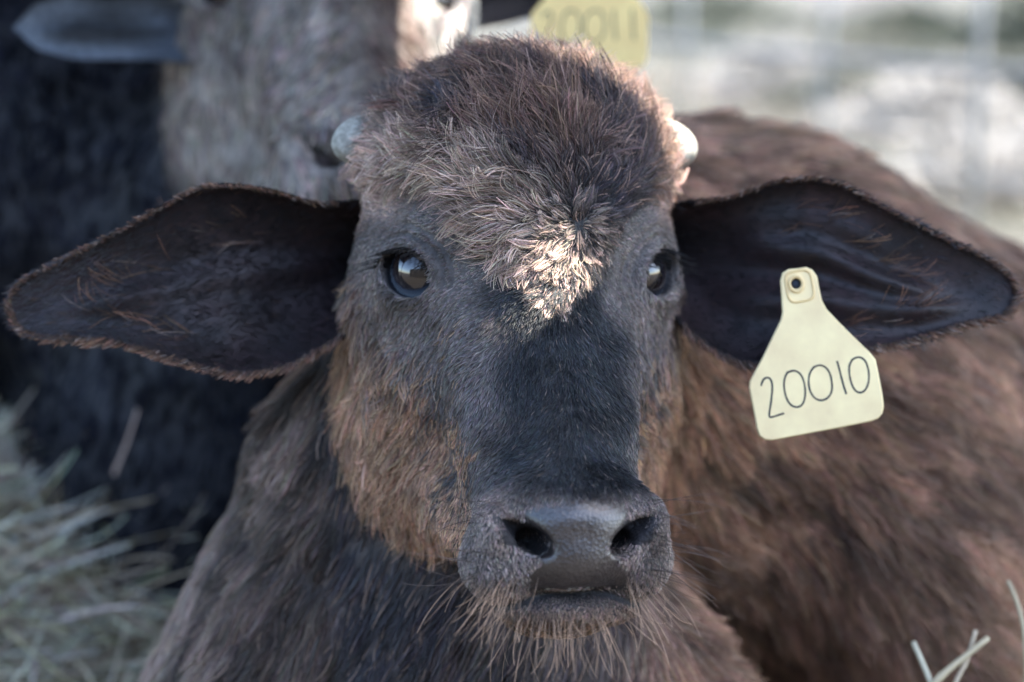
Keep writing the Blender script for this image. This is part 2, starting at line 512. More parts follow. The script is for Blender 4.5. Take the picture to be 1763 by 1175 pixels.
def skin_cols(V):
    h = H1.inv(V); hd = is_head(V)
    c = face_cols(h, V) * 0.62
    body = np.array([0.05, 0.036, 0.03]); c = c * hd[:, None] + body * (1 - hd[:, None])
    e = np.minimum(np.linalg.norm(h - EYE_C, axis=1), np.linalg.norm(h * [-1, 1, 1] - EYE_C, axis=1))
    rim = 1 - sstep(63, 73, e)
    c = c * (1 - rim[:, None]) + np.array([0.012, 0.013, 0.018]) * rim[:, None]
    pm = pad_mask(h)
    mzl = (1 - sstep(-385, -350, h[:, 1])) * sstep(60, 130, h[:, 2]) * hd
    c = c * (1 - mzl[:, None]) + np.array([0.032, 0.030, 0.031]) * mzl[:, None]
    c = c * (1 - pm[:, None]) + np.array([0.048, 0.038, 0.034]) * pm[:, None]
    ns = np.minimum(np.linalg.norm((h - [84, -413, 318]) * [1, 1.6, .6], axis=1), np.linalg.norm((h * [-1, 1, 1] - [84, -413, 318]) * [1, 1.6, .6], axis=1))
    nm = 1 - sstep(38, 56, ns)
    nm = nm * (1 - sstep(300, 345, h[:, 2]))
    c = c * (1 - nm[:, None]) + np.array([0.012, 0.011, 0.014]) * nm[:, None]
    rough = 0.75 - 0.40 * pm - 0.27 * rim
    return np.concatenate([c, rough[:, None]], 1)

def mesh_obj4(name, V, Q, mat, parent, c4):
    o = mesh_obj(name, V, Q, mat, parent)
    at = o.data.attributes.new('tint', 'FLOAT_COLOR', 'POINT')
    at.data.foreach_set('color', c4.astype(np.float32).ravel())
    return o

VH, QH = mesh_sdf(calf1_sdf, (-440, -620, -560), (520, 640, 400), 4.0)
# the fine shell covers the head; the coarse one the rest of the body
NH = grad(calf1_sdf, VH)
print('head mesh', len(VH), time.time() - T0)
VB, QB = mesh_sdf(calf1_sdf, (-700, -1500, -1900), (1500, 800, 420), 13.0)
inb = (VB[:, 0] > -425) & (VB[:, 0] < 505) & (VB[:, 1] > -605) & (VB[:, 1] < 625) & (VB[:, 2] > -545)
keep = ~inb[QB].all(1)
QB = QB[keep]
used = np.unique(QB); mp = np.full(len(VB), -1); mp[used] = np.arange(len(used)); VB = VB[used]; QB = mp[QB]
NB = grad(calf1_sdf, VB, 6.0)
print('body mesh', len(VB), time.time() - T0)
VA = np.concatenate([VH, VB]); QA = np.concatenate([QH, QB + len(VH)])
body_o = mesh_obj4('body', VA, QA, M_SKIN, calf, skin_cols(VA))

# ---- eyes
def eye_mat():
    m, t, b = mat_new('eye_gloss')
    tc = N(t, 'ShaderNodeTexCoord'); sx = N(t, 'ShaderNodeSeparateXYZ'); t.links.new(tc.outputs['Generated'], sx.inputs[0])
    r = N(t, 'ShaderNodeValToRGB')
    e = r.color_ramp.elements
    e[0].position = 0.0; e[0].color = (0.17, 0.18, 0.20, 1)
    e[1].position = 1.0; e[1].color = (0.003, 0.003, 0.006, 1)
    for pos, col in ((0.74, (0.13, 0.155, 0.19, 1)), (0.80, (0.04, 0.055, 0.08, 1)), (0.83, (0.010, 0.010, 0.016, 1)), (0.90, (0.014, 0.009, 0.008, 1))):
        x = e.new(pos); x.color = col
    t.links.new(sx.outputs[2], r.inputs[0]); t.links.new(r.outputs[0], b.inputs['Base Color'])
    b.inputs['Roughness'].default_value = 0.04
    b.inputs['Coat Weight'].default_value = 1.0; b.inputs['Coat Roughness'].default_value = 0.01
    b.inputs['Specular IOR Level'].default_value = 0.8
    return m
M_EYE = eye_mat()
def uv_sphere(n=48, m=32):
    V = [(0, 0, 1)]; F = []
    for i in range(1, m):
        a = math.pi * i / m
        for j in range(n):
            b_ = 2 * math.pi * j / n
            V.append((math.sin(a) * math.cos(b_), math.sin(a) * math.sin(b_), math.cos(a)))
    V.append((0, 0, -1)); last = len(V) - 1
    for j in range(n):
        F.append((0, 1 + j, 1 + (j + 1) % n)); F.append((last, 1 + (m - 2) * n + (j + 1) % n, 1 + (m - 2) * n + j))
        for i in range(m - 2):
            a0 = 1 + i * n + j; a1 = 1 + i * n + (j + 1) % n
            F.append((a0, a0 + n, a1 + n, a1))
    return np.array(V), F
SV, SF = uv_sphere()

def eyeball(H, side, parent, look):
    c = H.fwd(EYE_C * [side, 1, 1]); r = EYE_R * H.k
    ax = dir_world(norm(look)[None])[0]
    v = SV * r * S
    # cornea bulge
    bul = np.maximum(SV[:, 2] - 0.72, 0) * 0.16
    v = v * (1 + bul)[:, None]
    me = bpy.data.meshes.new('eye'); me.from_pydata(v.tolist(), [], SF)
    me.polygons.foreach_set('use_smooth', [True] * len(me.polygons)); me.materials.append(M_EYE)
    o = bpy.data.objects.new('eye', me); C.objects.link(o); o.parent = parent
    o.location = Vector(to_world(c) - wpos(parent))
    o.rotation_euler = Vector(ax).to_track_quat('Z', 'Y').to_euler()
    return o
eyeball(H1, -1, calf, (-0.34, 0.30, 0.88))
eyeball(H1, 1, calf, (0.62, 0.16, 0.75))

# ---- horn buds
M_HORN = plain_mat('horn_bone', (0.31, 0.30, 0.26), 0.62, 0.35, 260, 0.42)
def horn(H, side, parent):
    o3 = H.fwd(np.array([238.0 * side, 236, -176]))
    ax = H.dirf(norm(np.array([1.0 * side, 0.18, 0.10])))
    Fm = frame(ax, (0, 1, 0))
    V = []; F = []
    prof = [(0, 58), (22, 57), (45, 53), (62, 47), (77, 39), (88, 28), (95, 15), (97, 3)]
    n = 28
    for t, r in prof:
        for j in range(n):
            a = 2 * math.pi * j / n
            rr = r * (1 + 0.05 * math.sin(3 * a + t * 0.05) + 0.03 * math.sin(7 * a))
            V.append(o3 + H.k * (Fm[:, 2] * (t) + Fm[:, 0] * rr * math.cos(a) * 0.9 + Fm[:, 1] * (rr * math.sin(a) * 0.92 - 0.0012 * t * t)))
    for i in range(len(prof) - 1):
        for j in range(n):
            F.append((i * n + j, i * n + (j + 1) % n, (i + 1) * n + (j + 1) % n, (i + 1) * n + j))
    F.append(tuple((len(prof) - 1) * n + j for j in range(n)))
    return mesh_obj('horn', np.array(V), F, M_HORN, parent)
horn(H1, -1, calf); horn(H1, 1, calf)

# ---- ears: a cupped leaf between an upper and a lower edge
def resamp(pts, n):
    pts = np.array(pts, float)
    d = np.concatenate([[0], np.cumsum(np.linalg.norm(np.diff(pts[:, :2], axis=0), axis=1))]); d /= d[-1]
    t = np.linspace(0, 1, n)
    # smooth interpolation
    out = np.stack([np.interp(t, d, pts[:, i]) for i in range(pts.shape[1])], 1)
    for _ in range(4):
        out[1:-1] = 0.25 * out[:-2] + 0.5 * out[1:-1] + 0.25 * out[2:]
    return out

def ear_shape(top, bot, cup, ridge, nu=90, nv=44, thick=9, seed=5):
    """top/bot: (px, py, z) edges from the head to the tip"""
    top = resamp(top, nu); bot = resamp(bot, nu)
    V = np.zeros((nu, nv, 3))
    u = np.linspace(0, 1, nu)[:, None]; v = np.linspace(0, 1, nv)[None]
    P0 = np.stack([L(*q) for q in top]); P1 = np.stack([L(*q) for q in bot])
    V = P0[:, None] * (1 - v[..., None]) + P1[:, None] * v[..., None]
    wid = np.linalg.norm(P1 - P0, axis=1)[:, None]
    cp = np.interp(u[:, 0], [0, .25, .6, 1], cup)[:, None] * np.clip(wid / 150, 0, 1)
    sv = np.sin(math.pi * v) ** 0.75
    dz = -cp * sv
    for (v0, v1, wd, am, u0, u1) in ridge:
        vc = v0 + (v1 - v0) * (u - u0) / (u1 - u0)
        dz = dz + am * np.exp(-((v - vc) / wd) ** 2) * sstep(u0 - .1, u0 + .1, u) * (1 - sstep(u1 - .1, u1 + .08, u))
    dz = dz + 6 * (noise(V, 45, seed) - 0.5) * sv
    dz = dz + 9 * (np.exp(-(v / .035) ** 2) + np.exp(-((1 - v) / .035) ** 2)) * np.clip(wid / 120, 0, 1)
    V = V + np.stack([0 * dz, 0 * dz, dz], -1)
    # inner (front) sheet and outer (back) sheet
    back = V.copy(); back[..., 2] -= thick + 12 * sv
    A = V.reshape(-1, 3); Bk = back.reshape(-1, 3)
    q = []
    for i in range(nu - 1):
        for j in range(nv - 1):
            q.append((i * nv + j, (i + 1) * nv + j, (i + 1) * nv + j + 1, i * nv + j + 1))
    q = np.array(q); n0 = len(A)
    qb = q[:, ::-1] + n0
    ed = []
    loop = [(i, 0) for i in range(nu)] + [(nu - 1, j) for j in range(1, nv)] + [(i, nv - 1) for i in range(nu - 2, -1, -1)] + [(0, j) for j in range(nv - 2, 0, -1)]
    ids = [i * nv + j for i, j in loop]
    for a, b_ in zip(ids, ids[1:] + ids[:1]): ed.append((a, b_, b_ + n0, a + n0))
    return np.concatenate([A, Bk]), np.concatenate([q, qb, np.array(ed)]), V, (P0, P1)

def vnormals(V, Q):
    n = np.zeros_like(V)
    fn = np.cross(V[Q[:, 2]] - V[Q[:, 0]], V[Q[:, 3]] - V[Q[:, 1]])
    for k in range(4): np.add.at(n, Q[:, k], fn)
    return norm(n)

EAR_L_TOP = [(618, 345, -150), (560, 352, -150), (520, 343, -140), (470, 326, -120), (400, 317, -95), (340, 322, -85), (270, 360, -80), (180, 410, -80), (90, 455, -85), (40, 478, -95), (20, 500, -100), (15, 525, -100)]
EAR_L_BOT = [(625, 565, -150), (590, 582, -130), (560, 600, -115), (500, 634, -90), (430, 648, -70), (370, 642, -60), (300, 622, -62), (240, 602, -70), (180, 588, -80), (120, 585, -88), (65, 582, -95), (36, 572, -100), (18, 550, -100), (15, 525, -100)]
EAR_R_TOP = [(1160, 350, -150), (1215, 345, -150), (1260, 338, -140), (1330, 312, -120), (1400, 304, -100), (1460, 320, -95), (1530, 360, -90), (1620, 405, -95), (1700, 443, -100), (1742, 475, -105), (1752, 508, -108)]
EAR_R_BOT = [(1150, 535, -150), (1180, 572, -135), (1230, 610, -115), (1285, 632, -95), (1340, 628, -80), (1400, 610, -72), (1480, 606, -72), (1560, 592, -80), (1650, 564, -90), (1735, 545, -100), (1752, 508, -108)]
RID_L = [(0.40, 0.58, .09, 20, .10, .75), (0.70, 0.62, .12, 14, .3, .8)]
RID_R = [(0.34, 0.56, .085, 34, .25, .72), (0.62, 0.74, .10, 30, .2, .78), (0.2, 0.26, .08, 12, .2, .6)]
M_EAR = skin_mat('ear_skin', bump=0.2)
def make_ear(top, bot, cup, ridge, parent, seed):
    V, Q, G, E = ear_shape(top, bot, cup, ridge, seed=seed)
    inner = np.zeros(len(V)); inner[:len(V) // 2] = 1
    nz = noise(V, 60, seed + 3)
    c = np.array([0.010, 0.008, 0.010]) + inner[:, None] * np.array([0.018, 0.006, 0.006]) * nz[:, None]
    c4 = np.concatenate([c, np.full((len(V), 1), 0.575)], 1)
    o = mesh_obj4('ear', V, Q, M_EAR, parent, c4)
    return o, V, Q, G, E
earL = make_ear(EAR_L_TOP, EAR_L_BOT, (150, 120, 55, 5), RID_L, calf, 41)
earR = make_ear(EAR_R_TOP, EAR_R_BOT, (130, 80, 40, 5), RID_R, calf, 43)
print('ears', time.time() - T0)
#@@FUR

# ---- fur of the calf
def comb_head(p):
    h = H1.inv(p)
    d = h - WHORL
    r = np.linalg.norm(d, axis=1, keepdims=True)
    d = d / np.maximum(r, 1)
    x, y = h[:, 0], h[:, 1]
    low = (1 - sstep(-120, 60, y))
    d[:, 0] += low * np.clip(x / 130, -1, 1) * 0.75 * sstep(-420, -250, y)
    d[:, 1] -= low * 0.7
    side = sstep(120, 220, np.abs(x)) * (1 - sstep(-60, 100, y))
    d[:, 1] -= side * 1.2; d[:, 2] -= side * 0.5
    d = norm(d) + noise3(p, 90, 51) * 0.9 * sstep(40, 160, r[:, 0])[:, None] + noise3(p, 34, 52) * 0.45
    return H1.dirf(d)

def facing(Pt, Nt, lo=0.06):
    toc = norm(np.array([0, 0, D0 / S]) - Pt)
    return np.clip((Nt * toc).sum(1) + 0.45, lo, 1)

def reg(h):
    x, y, z = h[:, 0], h[:, 1], h[:, 2]
    ax = np.abs(x)
    # lower border of the long crown hair: high over each eye, dipping to the brow point in the middle
    e = np.minimum(np.linalg.norm(h - EYE_C, axis=1), np.linalg.norm(h * [-1, 1, 1] - EYE_C, axis=1))
    dip = 150 - 238 * np.exp(-((x - 8) / np.where(x < 8, 90.0, 120.0)) ** 2)
    crown = sstep(-22, 34, y - dip) * sstep(120, 185, e)
    muz = (1 - sstep(-372, -340, y)) * sstep(60, 130, z)
    bare = np.maximum(pad_mask(h), 1 - sstep(67, 75, e))
    sock = 1 - sstep(120, 180, e)
    cheek = np.clip(sstep(110, 190, ax - np.maximum(z, 0) * 0.15) * (1 - sstep(-70, 20, y)) + sstep(-20, -120, z) * (1 - sstep(-40, 30, y)), 0, 1)
    return crown, muz, bare, sock, cheek

QHs = QH
def vary(c, r, amt=0.3, light=0.06, lcol=(0.32, 0.26, 0.22)):
    n = len(c)
    c = c * np.exp(amt * r.normal(size=(n, 1))) * (1 + 0.07 * r.normal(size=(n, 3)))
    m = r.random(n) < light
    c[m] = np.asarray(lcol) * (0.5 + 0.7 * r.random((m.sum(), 1)))
    return np.clip(c, 0.002, 0.9)

# horn feet and nostrils stay bare
def not_horn(p):
    h = H1.inv(p); d = np.minimum(np.linalg.norm(h - [262, 240, -178], axis=1), np.linalg.norm(h - [-262, 240, -178], axis=1))
    return sstep(30, 55, d)
def nostril_free(h):
    d = np.minimum(np.linalg.norm((h - [84, -413, 325]) * [1, 1.7, .5], axis=1), np.linalg.norm((h - [-84, -413, 325]) * [1, 1.7, .5], axis=1))
    return sstep(34, 46, d)

# 1 short face coat
def w_short(p, n):
    h = H1.inv(p); cr, mz, bare, so, ch = reg(h)
    return facing(p, n) * (1 - 0.55 * cr) * (1 - bare) * is_head(p) * nostril_free(h) * (1 + 1.8 * mz) * not_horn(p)
r1 = np.random.default_rng(101)
P, Nn = sample(VH, QH, NH, w_short, 170000, 1)
h = H1.inv(P); cr, mz, bare, so, ch = reg(h)
ln = (17 + 12 * ch + 14 * cr) * (1 - 0.42 * mz) * (1 - 0.38 * so) * r1.uniform(0.6, 1.35, len(P))
pts, nr = grow(P, Nn, comb_head, ln, 0.42, 5, 0.7, 0.13, clump=9, camount=0.4, curl=0.25, seed=11)
cc = face_cols(h, P, np.random.default_rng(3).random(len(P))[nr])
cc = cc * (1 - 0.6 * cr[:, None] * (h[:, 1:2] > 40)) * (1 + mz[:, None] * r1.uniform(-0.7, 0.9, (len(P), 1)))
shade = 0.45 + 1.15 * noise(P, 40, 61)
cc = vary(cc * shade[:, None], r1, 0.32, 0.025, (0.17, 0.14, 0.125))
hair_obj('face_fur', pts, np.full(len(P), 0.95) * (1 - 0.35 * mz) * r1.uniform(0.7, 1.2, len(P)), cc, M_FUR, calf)

# 2 shaggy crown
def w_crown(p, n):
    h = H1.inv(p); cr, mz, bare, so, ch = reg(h)
    return facing(p, n) * cr * is_head(p) * not_horn(p)
P, Nn = sample(VH, QH, NH, w_crown, 62000, 2)
h = H1.inv(P)
rw = np.linalg.norm(h - WHORL, axis=1)
ln = (28 + 66 * sstep(20, 160, rw) * sstep(-40, 90, h[:, 1]) * (1 - 0.5 * sstep(180, 260, np.abs(h[:, 0])))) * r1.uniform(0.5, 1.45, len(P)) * (0.45 + 0.55 * reg(h)[0]) * (1 - 0.3 * (1 - sstep(-40, 60, h[:, 1])))
pts, near = grow(P, Nn, comb_head, ln, 0.44, 8, 1.0, 0.15, clump=36, camount=0.82, curl=0.75, seed=12)
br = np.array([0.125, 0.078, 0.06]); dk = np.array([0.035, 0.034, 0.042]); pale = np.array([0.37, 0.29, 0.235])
m = noise(P, 55, 71)[:, None]
cc = dk * (1 - sstep(0.25, 0.7, m)) + br * sstep(0.25, 0.7, m)
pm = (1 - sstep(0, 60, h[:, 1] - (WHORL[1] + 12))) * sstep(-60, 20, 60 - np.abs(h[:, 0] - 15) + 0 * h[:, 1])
lowp = (1 - sstep(WHORL[1] - 30, WHORL[1] + 60 , h[:, 1] + 0.6 * (h[:, 0] - WHORL[0])))  # pale forehead fur, lightened further as part of the sun patch
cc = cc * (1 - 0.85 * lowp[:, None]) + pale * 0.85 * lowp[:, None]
hb = (sstep(205, 245, np.abs(h[:, 0])) * sstep(60, 110, h[:, 1]) * (1 - sstep(235, 290, h[:, 1])))[:, None]  # same sunlit paling in the long hair under the horns
cc = cc * (1 - 0.7 * hb) + np.array([0.34, 0.25, 0.21]) * 0.7 * hb
lc = np.random.default_rng(5).random(len(P))[near][:, None]
cc = cc * (0.35 + 1.3 * lc)
cc = vary(cc, r1, 0.28, 0.06, (0.38, 0.26, 0.21))
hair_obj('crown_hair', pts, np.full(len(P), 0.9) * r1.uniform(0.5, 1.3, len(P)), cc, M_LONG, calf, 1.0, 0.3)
print('crown', time.time() - T0)

# 3 long cheek and jaw hair
def w_cheek(p, n):
    h = H1.inv(p); cr, mz, bare, so, ch = reg(h)
    return facing(p, n) * ch * (1 - so) * (1 - mz) * is_head(p)
P, Nn = sample(VH, QH, NH, w_cheek, 34000, 3)
h = H1.inv(P)
ln = (36 + 30 * sstep(0, 150, -h[:, 2])) * (0.5 + 0.5 * reg(h)[4]) * r1.uniform(0.6, 1.4, len(P))
pts, near = grow(P, Nn, comb_head, ln, 0.36, 7, 0.8, 0.15, clump=18, camount=0.65, curl=0.6, grav=0.3, seed=13)
rn = np.random.default_rng(4).random(len(P))[near]
cc = face_cols(h, P, rn) * (0.45 + 1.1 * np.random.default_rng(14).random(len(P))[near])[:, None]
cc = vary(cc, r1, 0.25, 0.12, (0.42, 0.29, 0.19))
hair_obj('cheek_hair', pts, np.full(len(P), 1.05) * r1.uniform(0.6, 1.2, len(P)), cc, M_LONG, calf, 1.0, 0.3)

# 4 whiskers and beard
def project(px, py):
    """first point of the head seen at (px, py), marching along the line of sight"""
    px = np.asarray(px, float); py = np.asarray(py, float)
    z = np.full(len(px), 430.0)
    for _ in range(60):
        k = (D0 - z * S) / D0
        p = np.stack([(px - CX) * k, (CY - py) * k, z], 1)
        z = z - np.clip(H1.sdf(p), -20, 40) * 0.85
    return p
rw_ = np.random.default_rng(9)
def whisk(px, py, dirs, ln, rad, col, name, seed, k=8, curl=0.5, grav=0.35):
    P = project(px, py); Nn = grad(H1.sdf, P)
    P = P
    r = np.random.default_rng(seed); n = len(P)
    d = norm(dirs + Nn * 0.45 + 0.22 * r.normal(size=(n, 3)))
    cv = curl * r.normal(size=(n, 3))
    pts = np.zeros((n, k, 3)); p = P - Nn * 3; pts[:, 0] = p
    for j in range(1, k):
        t = j / (k - 1)
        d2 = norm(d + cv * t * t + np.array([0, -1, 0]) * grav * t)
        p = p + d2 * (ln / (k - 1))[:, None]; pts[:, j] = p
    return hair_obj(name, pts, rad, col, M_LONG, calf, 1.0, 0.3)
n = 290
px = np.concatenate([rw_.normal(960, 80, n - 130), rw_.normal(850, 38, 75), rw_.normal(1105, 24, 55)])
py = np.concatenate([rw_.triangular(1030, 1080, 1086, n - 130), rw_.uniform(985, 1040, 75), rw_.uniform(985, 1035, 55)])
px = np.clip(px, 800, 1130)
dx = (px - 965) / 150
dirs = norm(np.stack([dx * 0.8, -0.95 + 0 * dx, 0.25 + 0 * dx], 1))
lnw = rw_.uniform(22, 105, n) * (1 + 0.2 * np.abs(dx))
colw = np.array([0.42, 0.29, 0.20]) * rw_.uniform(0.2, 1.5, (n, 1))
whisk(px, py, dirs, lnw, np.full(n, 0.48) * rw_.uniform(0.6, 1.4, n), colw, 'beard', 21)
n = 60
sd = rw_.random(n) < 0.5
px = np.where(sd, rw_.uniform(800, 850, n), rw_.uniform(1105, 1138, n)); py = rw_.uniform(850, 1010, n)
dirs = norm(np.stack([np.where(sd, -1.0, 1.0), rw_.uniform(-0.5, 0.35, n), np.full(n, 0.1)], 1))
whisk(px, py, dirs, rw_.uniform(50, 140, n), np.full(n, 0.5), np.array([0.10, 0.08, 0.07]) * rw_.uniform(0.4, 2, (n, 1)), 'whiskers', 22, curl=0.35, grav=0.15)
# upper lashes
def lashes(side, seed):
    r = np.random.default_rng(seed); n = 110
    Fe = frame(EYE_N * [side, 1, 1])
    a = r.uniform(0.1, math.pi * 0.95, n)
    ring = EYE_C * [side, 1, 1] + EYE_N * [side, 1, 1] * 40 + (Fe[:, 0] * (np.cos(a) * 46 * 1.0)[:, None] + Fe[:, 1] * (np.sin(a) * 40 + 2)[:, None])
    d = norm(EYE_N * [side, 1, 1] * 1.2 + Fe[:, 0] * (np.cos(a) * 0.5)[:, None] + Fe[:, 1] * 0.1 + [0.25 * side, 0, 0])
    pts = np.zeros((n, 7, 3)); p = ring.copy(); pts[:, 0] = p
    ln = r.uniform(34, 66, n) * 1.1
    for j in range(1, 7):
        d2 = norm(d + np.array([0.1 * side, -1.0, 0]) * 0.5 * (j / 6) + 0.05 * r.normal(size=(n, 3))); p = p + d2 * (ln / 6)[:, None]; pts[:, j] = p
    hair_obj('eyelashes', H1.fwd(pts.reshape(-1, 3)).reshape(n, 7, 3), np.full(n, 0.6), np.full((n, 3), 0.012), M_LONG, calf)
lashes(-1, 31); lashes(1, 32)
print('whiskers', time.time() - T0)

# 5 coat of neck and body
def comb_body(p):
    x = p[:, 0]
    d = np.zeros_like(p)
    t = sstep(120, 420, x)
    left = np.array([-0.55, -1.0, -0.1]); right = np.array([0.75, -0.75, -0.6])
    d = left * (1 - t[:, None]) + right * t[:, None]
    return norm(d + noise3(p, 260, 91) * 0.55 + noise3(p, 90, 92) * 0.28)
def body_cols(p):
    t = sstep(120, 330, p[:, 0])[:, None]
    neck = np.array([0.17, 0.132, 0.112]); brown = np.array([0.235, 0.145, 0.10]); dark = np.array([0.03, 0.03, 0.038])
    c = neck * (1 - t) + brown * t
    tt = sstep(120, 330, p[:, 0])[:, None]
    dv = norm(np.array([-0.5, -1.0, -0.1]) * (1 - tt) + np.array([0.75, -0.75, -0.5]) * tt)
    wob = p + noise3(p, 200, 96) * 70
    al = (wob * dv).sum(1, keepdims=True); q = wob - dv * al * 0.86
    m = noise(q, 46, 93)[:, None] * 0.55 + noise(q, 22, 94)[:, None] * 0.2 + noise(p, 240, 95)[:, None] * 0.25
    c = c * (0.22 + 0.2 * tt + (1.9 - 0.55 * tt) * sstep(0.22, 0.78, m))
    thr = sstep(-345, -305, p[:, 0] + 0.10 * (p[:, 1] + 200)) * (1 - sstep(160, 300, p[:, 0]))  # dark throat coat, deepened in colour for the shade below the head
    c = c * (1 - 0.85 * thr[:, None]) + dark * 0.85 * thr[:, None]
    return c
Vall = np.concatenate([VH, VB]); Qall = np.concatenate([QH, QB + len(VH)]); Nall = np.concatenate([NH, NB])
def w_body(p, n):
    k = (D0 - p[:, 2] * S) / D0
    u = p[:, 0] / k + CX; v = CY - p[:, 1] / k
    near = (u > -150) & (u < 1950) & (v < 1350)
    return facing(p, n, 0.03) * (1 - is_head(p)) * np.where(near, 1.0, 0.06) / k ** 1.2
P, Nn = sample(Vall, Qall, Nall, w_body, 150000, 4)
ln = (78 + 22 * sstep(100, 400, P[:, 0])) * r1.uniform(0.6, 1.3, len(P))
pts, near = grow(P, Nn, comb_body, ln, 0.15, 5, 0.8, 0.07, clump=22, camount=0.55, curl=0.3, seed=14)
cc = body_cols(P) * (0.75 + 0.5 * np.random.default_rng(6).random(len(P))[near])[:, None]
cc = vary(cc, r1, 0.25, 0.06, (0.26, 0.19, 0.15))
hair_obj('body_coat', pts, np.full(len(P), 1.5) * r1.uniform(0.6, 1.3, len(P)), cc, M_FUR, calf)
print('body coat', time.time() - T0)

# 6 ears: short lining, fringe along the rim, a few long tufts
def ear_fur(ear, side, seed):
    o, V, Q, G, (P0, P1) = ear
    r = np.random.default_rng(seed)
    Nv = vnormals(V, Q)
    nq = len(Q)
    def wv(p, n): return np.clip(n[:, 2] + 0.4, 0.1, 1)
    Qi = Q
    n0 = 24000
    P, Nn = sample(V, Qi, Nv, wv, n0, seed)
    comb = lambda p: norm(np.array([side * 1.0, -0.25, 0.0]) + noise3(p, 80, seed) * 0.9)
    ln = 15 * r.uniform(0.6, 1.8, n0)
    pts, _ = grow(P, Nn, comb, ln, 0.28, 5, 0.6, 0.2, clump=7, camount=0.25, curl=0.4, seed=seed)
    tipd = sstep(250, 420, np.abs(P[:, 0] + 60 * 0) - 330)
    cc = np.array([0.012, 0.010, 0.012]) + tipd[:, None] * np.array([0.03, 0.032, 0.036])
    cc = vary(cc * (0.5 + noise(P, 50, seed)[:, None]), r, 0.3, 0.015, (0.10, 0.06, 0.04))
    A = [pts]; Cc = [cc]; R = [np.full(n0, 0.6)]
    # fringe
    for E, vd, cnt, L0 in ((P0, 1, 1100, 9), (P1, -1, 1900, 16)):
        m = cnt; i = r.uniform(0.05, 0.995, m) * (len(E) - 1); a = np.floor(i).astype(int); a = np.minimum(a, len(E) - 2); f = (i - a)[:, None]
        p = E[a] * (1 - f) + E[a + 1] * f
        tg = norm(E[a + 1] - E[a]); outw = np.cross(np.array([0, 0, 1.0]), tg) * (vd * side)
        outw = norm(outw)
        n_ = norm(outw * 1.0 + np.array([0, 0, 0.2]))
        cb = tg
        p = p + r.normal(size=(m, 3)) * 2 - outw * 3 + np.array([0, 0, 7.0])
        lnf = L0 * r.uniform(0.5, 1.6, m) * (0.6 + 0.9 * noise(p, 40, seed + 2))
        pt, _ = grow(p, n_, lambda q, tg=tg: tg, lnf, 0.75, 5, 0.3, 0.12, clump=9, camount=0.55, curl=0.2, seed=seed + 1)
        A.append(pt); R.append(np.full(m, 1.0))
        Cc.append(vary(np.repeat(np.array([[0.13, 0.075, 0.05]]), m, 0), r, 0.4, 0.1))
    # tufts
    tp, tl = [], []
    spots = [(0.45, .22), (0.52, .30), (0.58, .38), (0.66, .45), (0.5, .85), (0.6, .80), (0.7, .7), (0.38, .18), (0.33, .3)]
    for (u, v) in spots:
        nu, nv = G.shape[:2]
        q = G[int(u * (nu - 1)), int(v * (nv - 1))]
        m = 18
        tp.append(q + r.normal(size=(m, 3)) * [16, 7, 2]); tl.append(r.uniform(35, 85, m))
    p = np.concatenate(tp); lnt = np.concatenate(tl); m = len(p)
    pt, _ = grow(p, np.repeat([[0, 0, 1.0]], m, 0), lambda q: np.array([side * 1.0, 0.35, 0]) + noise3(q, 60, seed + 4) * 1.0, lnt, 0.35, 7, 1.0, 0.2, clump=8, camount=0.4, curl=0.7, seed=seed + 3)
    pt5 = pt[:, [0, 1, 3, 5, 6]]
    A.append(pt5); R.append(np.full(m, 0.5)); Cc.append(vary(np.repeat(np.array([[0.16, 0.085, 0.05]]), m, 0), r, 0.5, 0.1))
    hair_obj('ear_fur', np.concatenate(A), np.concatenate(R), np.concatenate(Cc), M_LONG, o)
ear_fur(earL, -1, 141); ear_fur(earR, 1, 142)
print('ear fur', time.time() - T0)

# ================================================================== EAR TAGS
M_TAG = plain_mat('yellow_plastic', (0.95, 0.74, 0.40), 0.45, 0.45, 45, 0.13)
M_TAG2 = plain_mat('sunlit_yellow_plastic', (0.97, 0.68, 0.27), 0.5, 0.4, 60, 0.08)  # yellow raised in colour so the shaded rear tag looks sunlit
M_INK = plain_mat('black_marker_ink', (0.012, 0.02, 0.035), 0.5, 0.3)
M_STUD = plain_mat('tag_stud_plastic', (0.78, 0.58, 0.28), 0.4, 0.5)
TAG_OUT = [(1343, 484), (1347, 470), (1357, 464), (1375, 462), (1388, 460), (1399, 465), (1407, 476), (1411, 500), (1415, 518), (1423, 533), (1445, 556), (1470, 581), (1498, 608), (1507, 620), (1512, 645), (1518, 678), (1520.5, 700), (1518, 712), (1510, 721), (1498, 725.5), (1440, 737), (1380, 748), (1326, 758), (1314, 756.5), (1305, 750), (1301, 738), (1295, 705), (1288, 667), (1289, 657), (1298, 640), (1312, 615), (1330, 578), (1343, 552), (1346, 540), (1345, 515)]
STROKES = [
 [(168,775),(174,748),(190,727),(212,722),(228,738),(235,765),(234,800),(228,860),(219,915),(212,966),(240,958),(272,948),(303,938)],
 [(330,690),(310,718),(303,755),(305,800),(318,850),(338,888),(365,903),(392,905),(415,890),(428,855),(432,810),(426,755),(408,708),(383,686),(350,682),(322,700)],
 [(486,662),(460,690),(450,735),(452,785),(468,828),(490,855),(522,866),(558,856),(584,828),(593,790),(589,740),(578,695),(552,660),(515,648),(478,668)],
 [(622,628),(634,672),(648,730),(662,782),(676,825)],
 [(718,616),(696,642),(692,685),(700,740),(716,788),(740,818),(768,820),(792,802),(808,765),(814,715),(806,660),(790,622),(766,604),(738,602),(706,626)]]

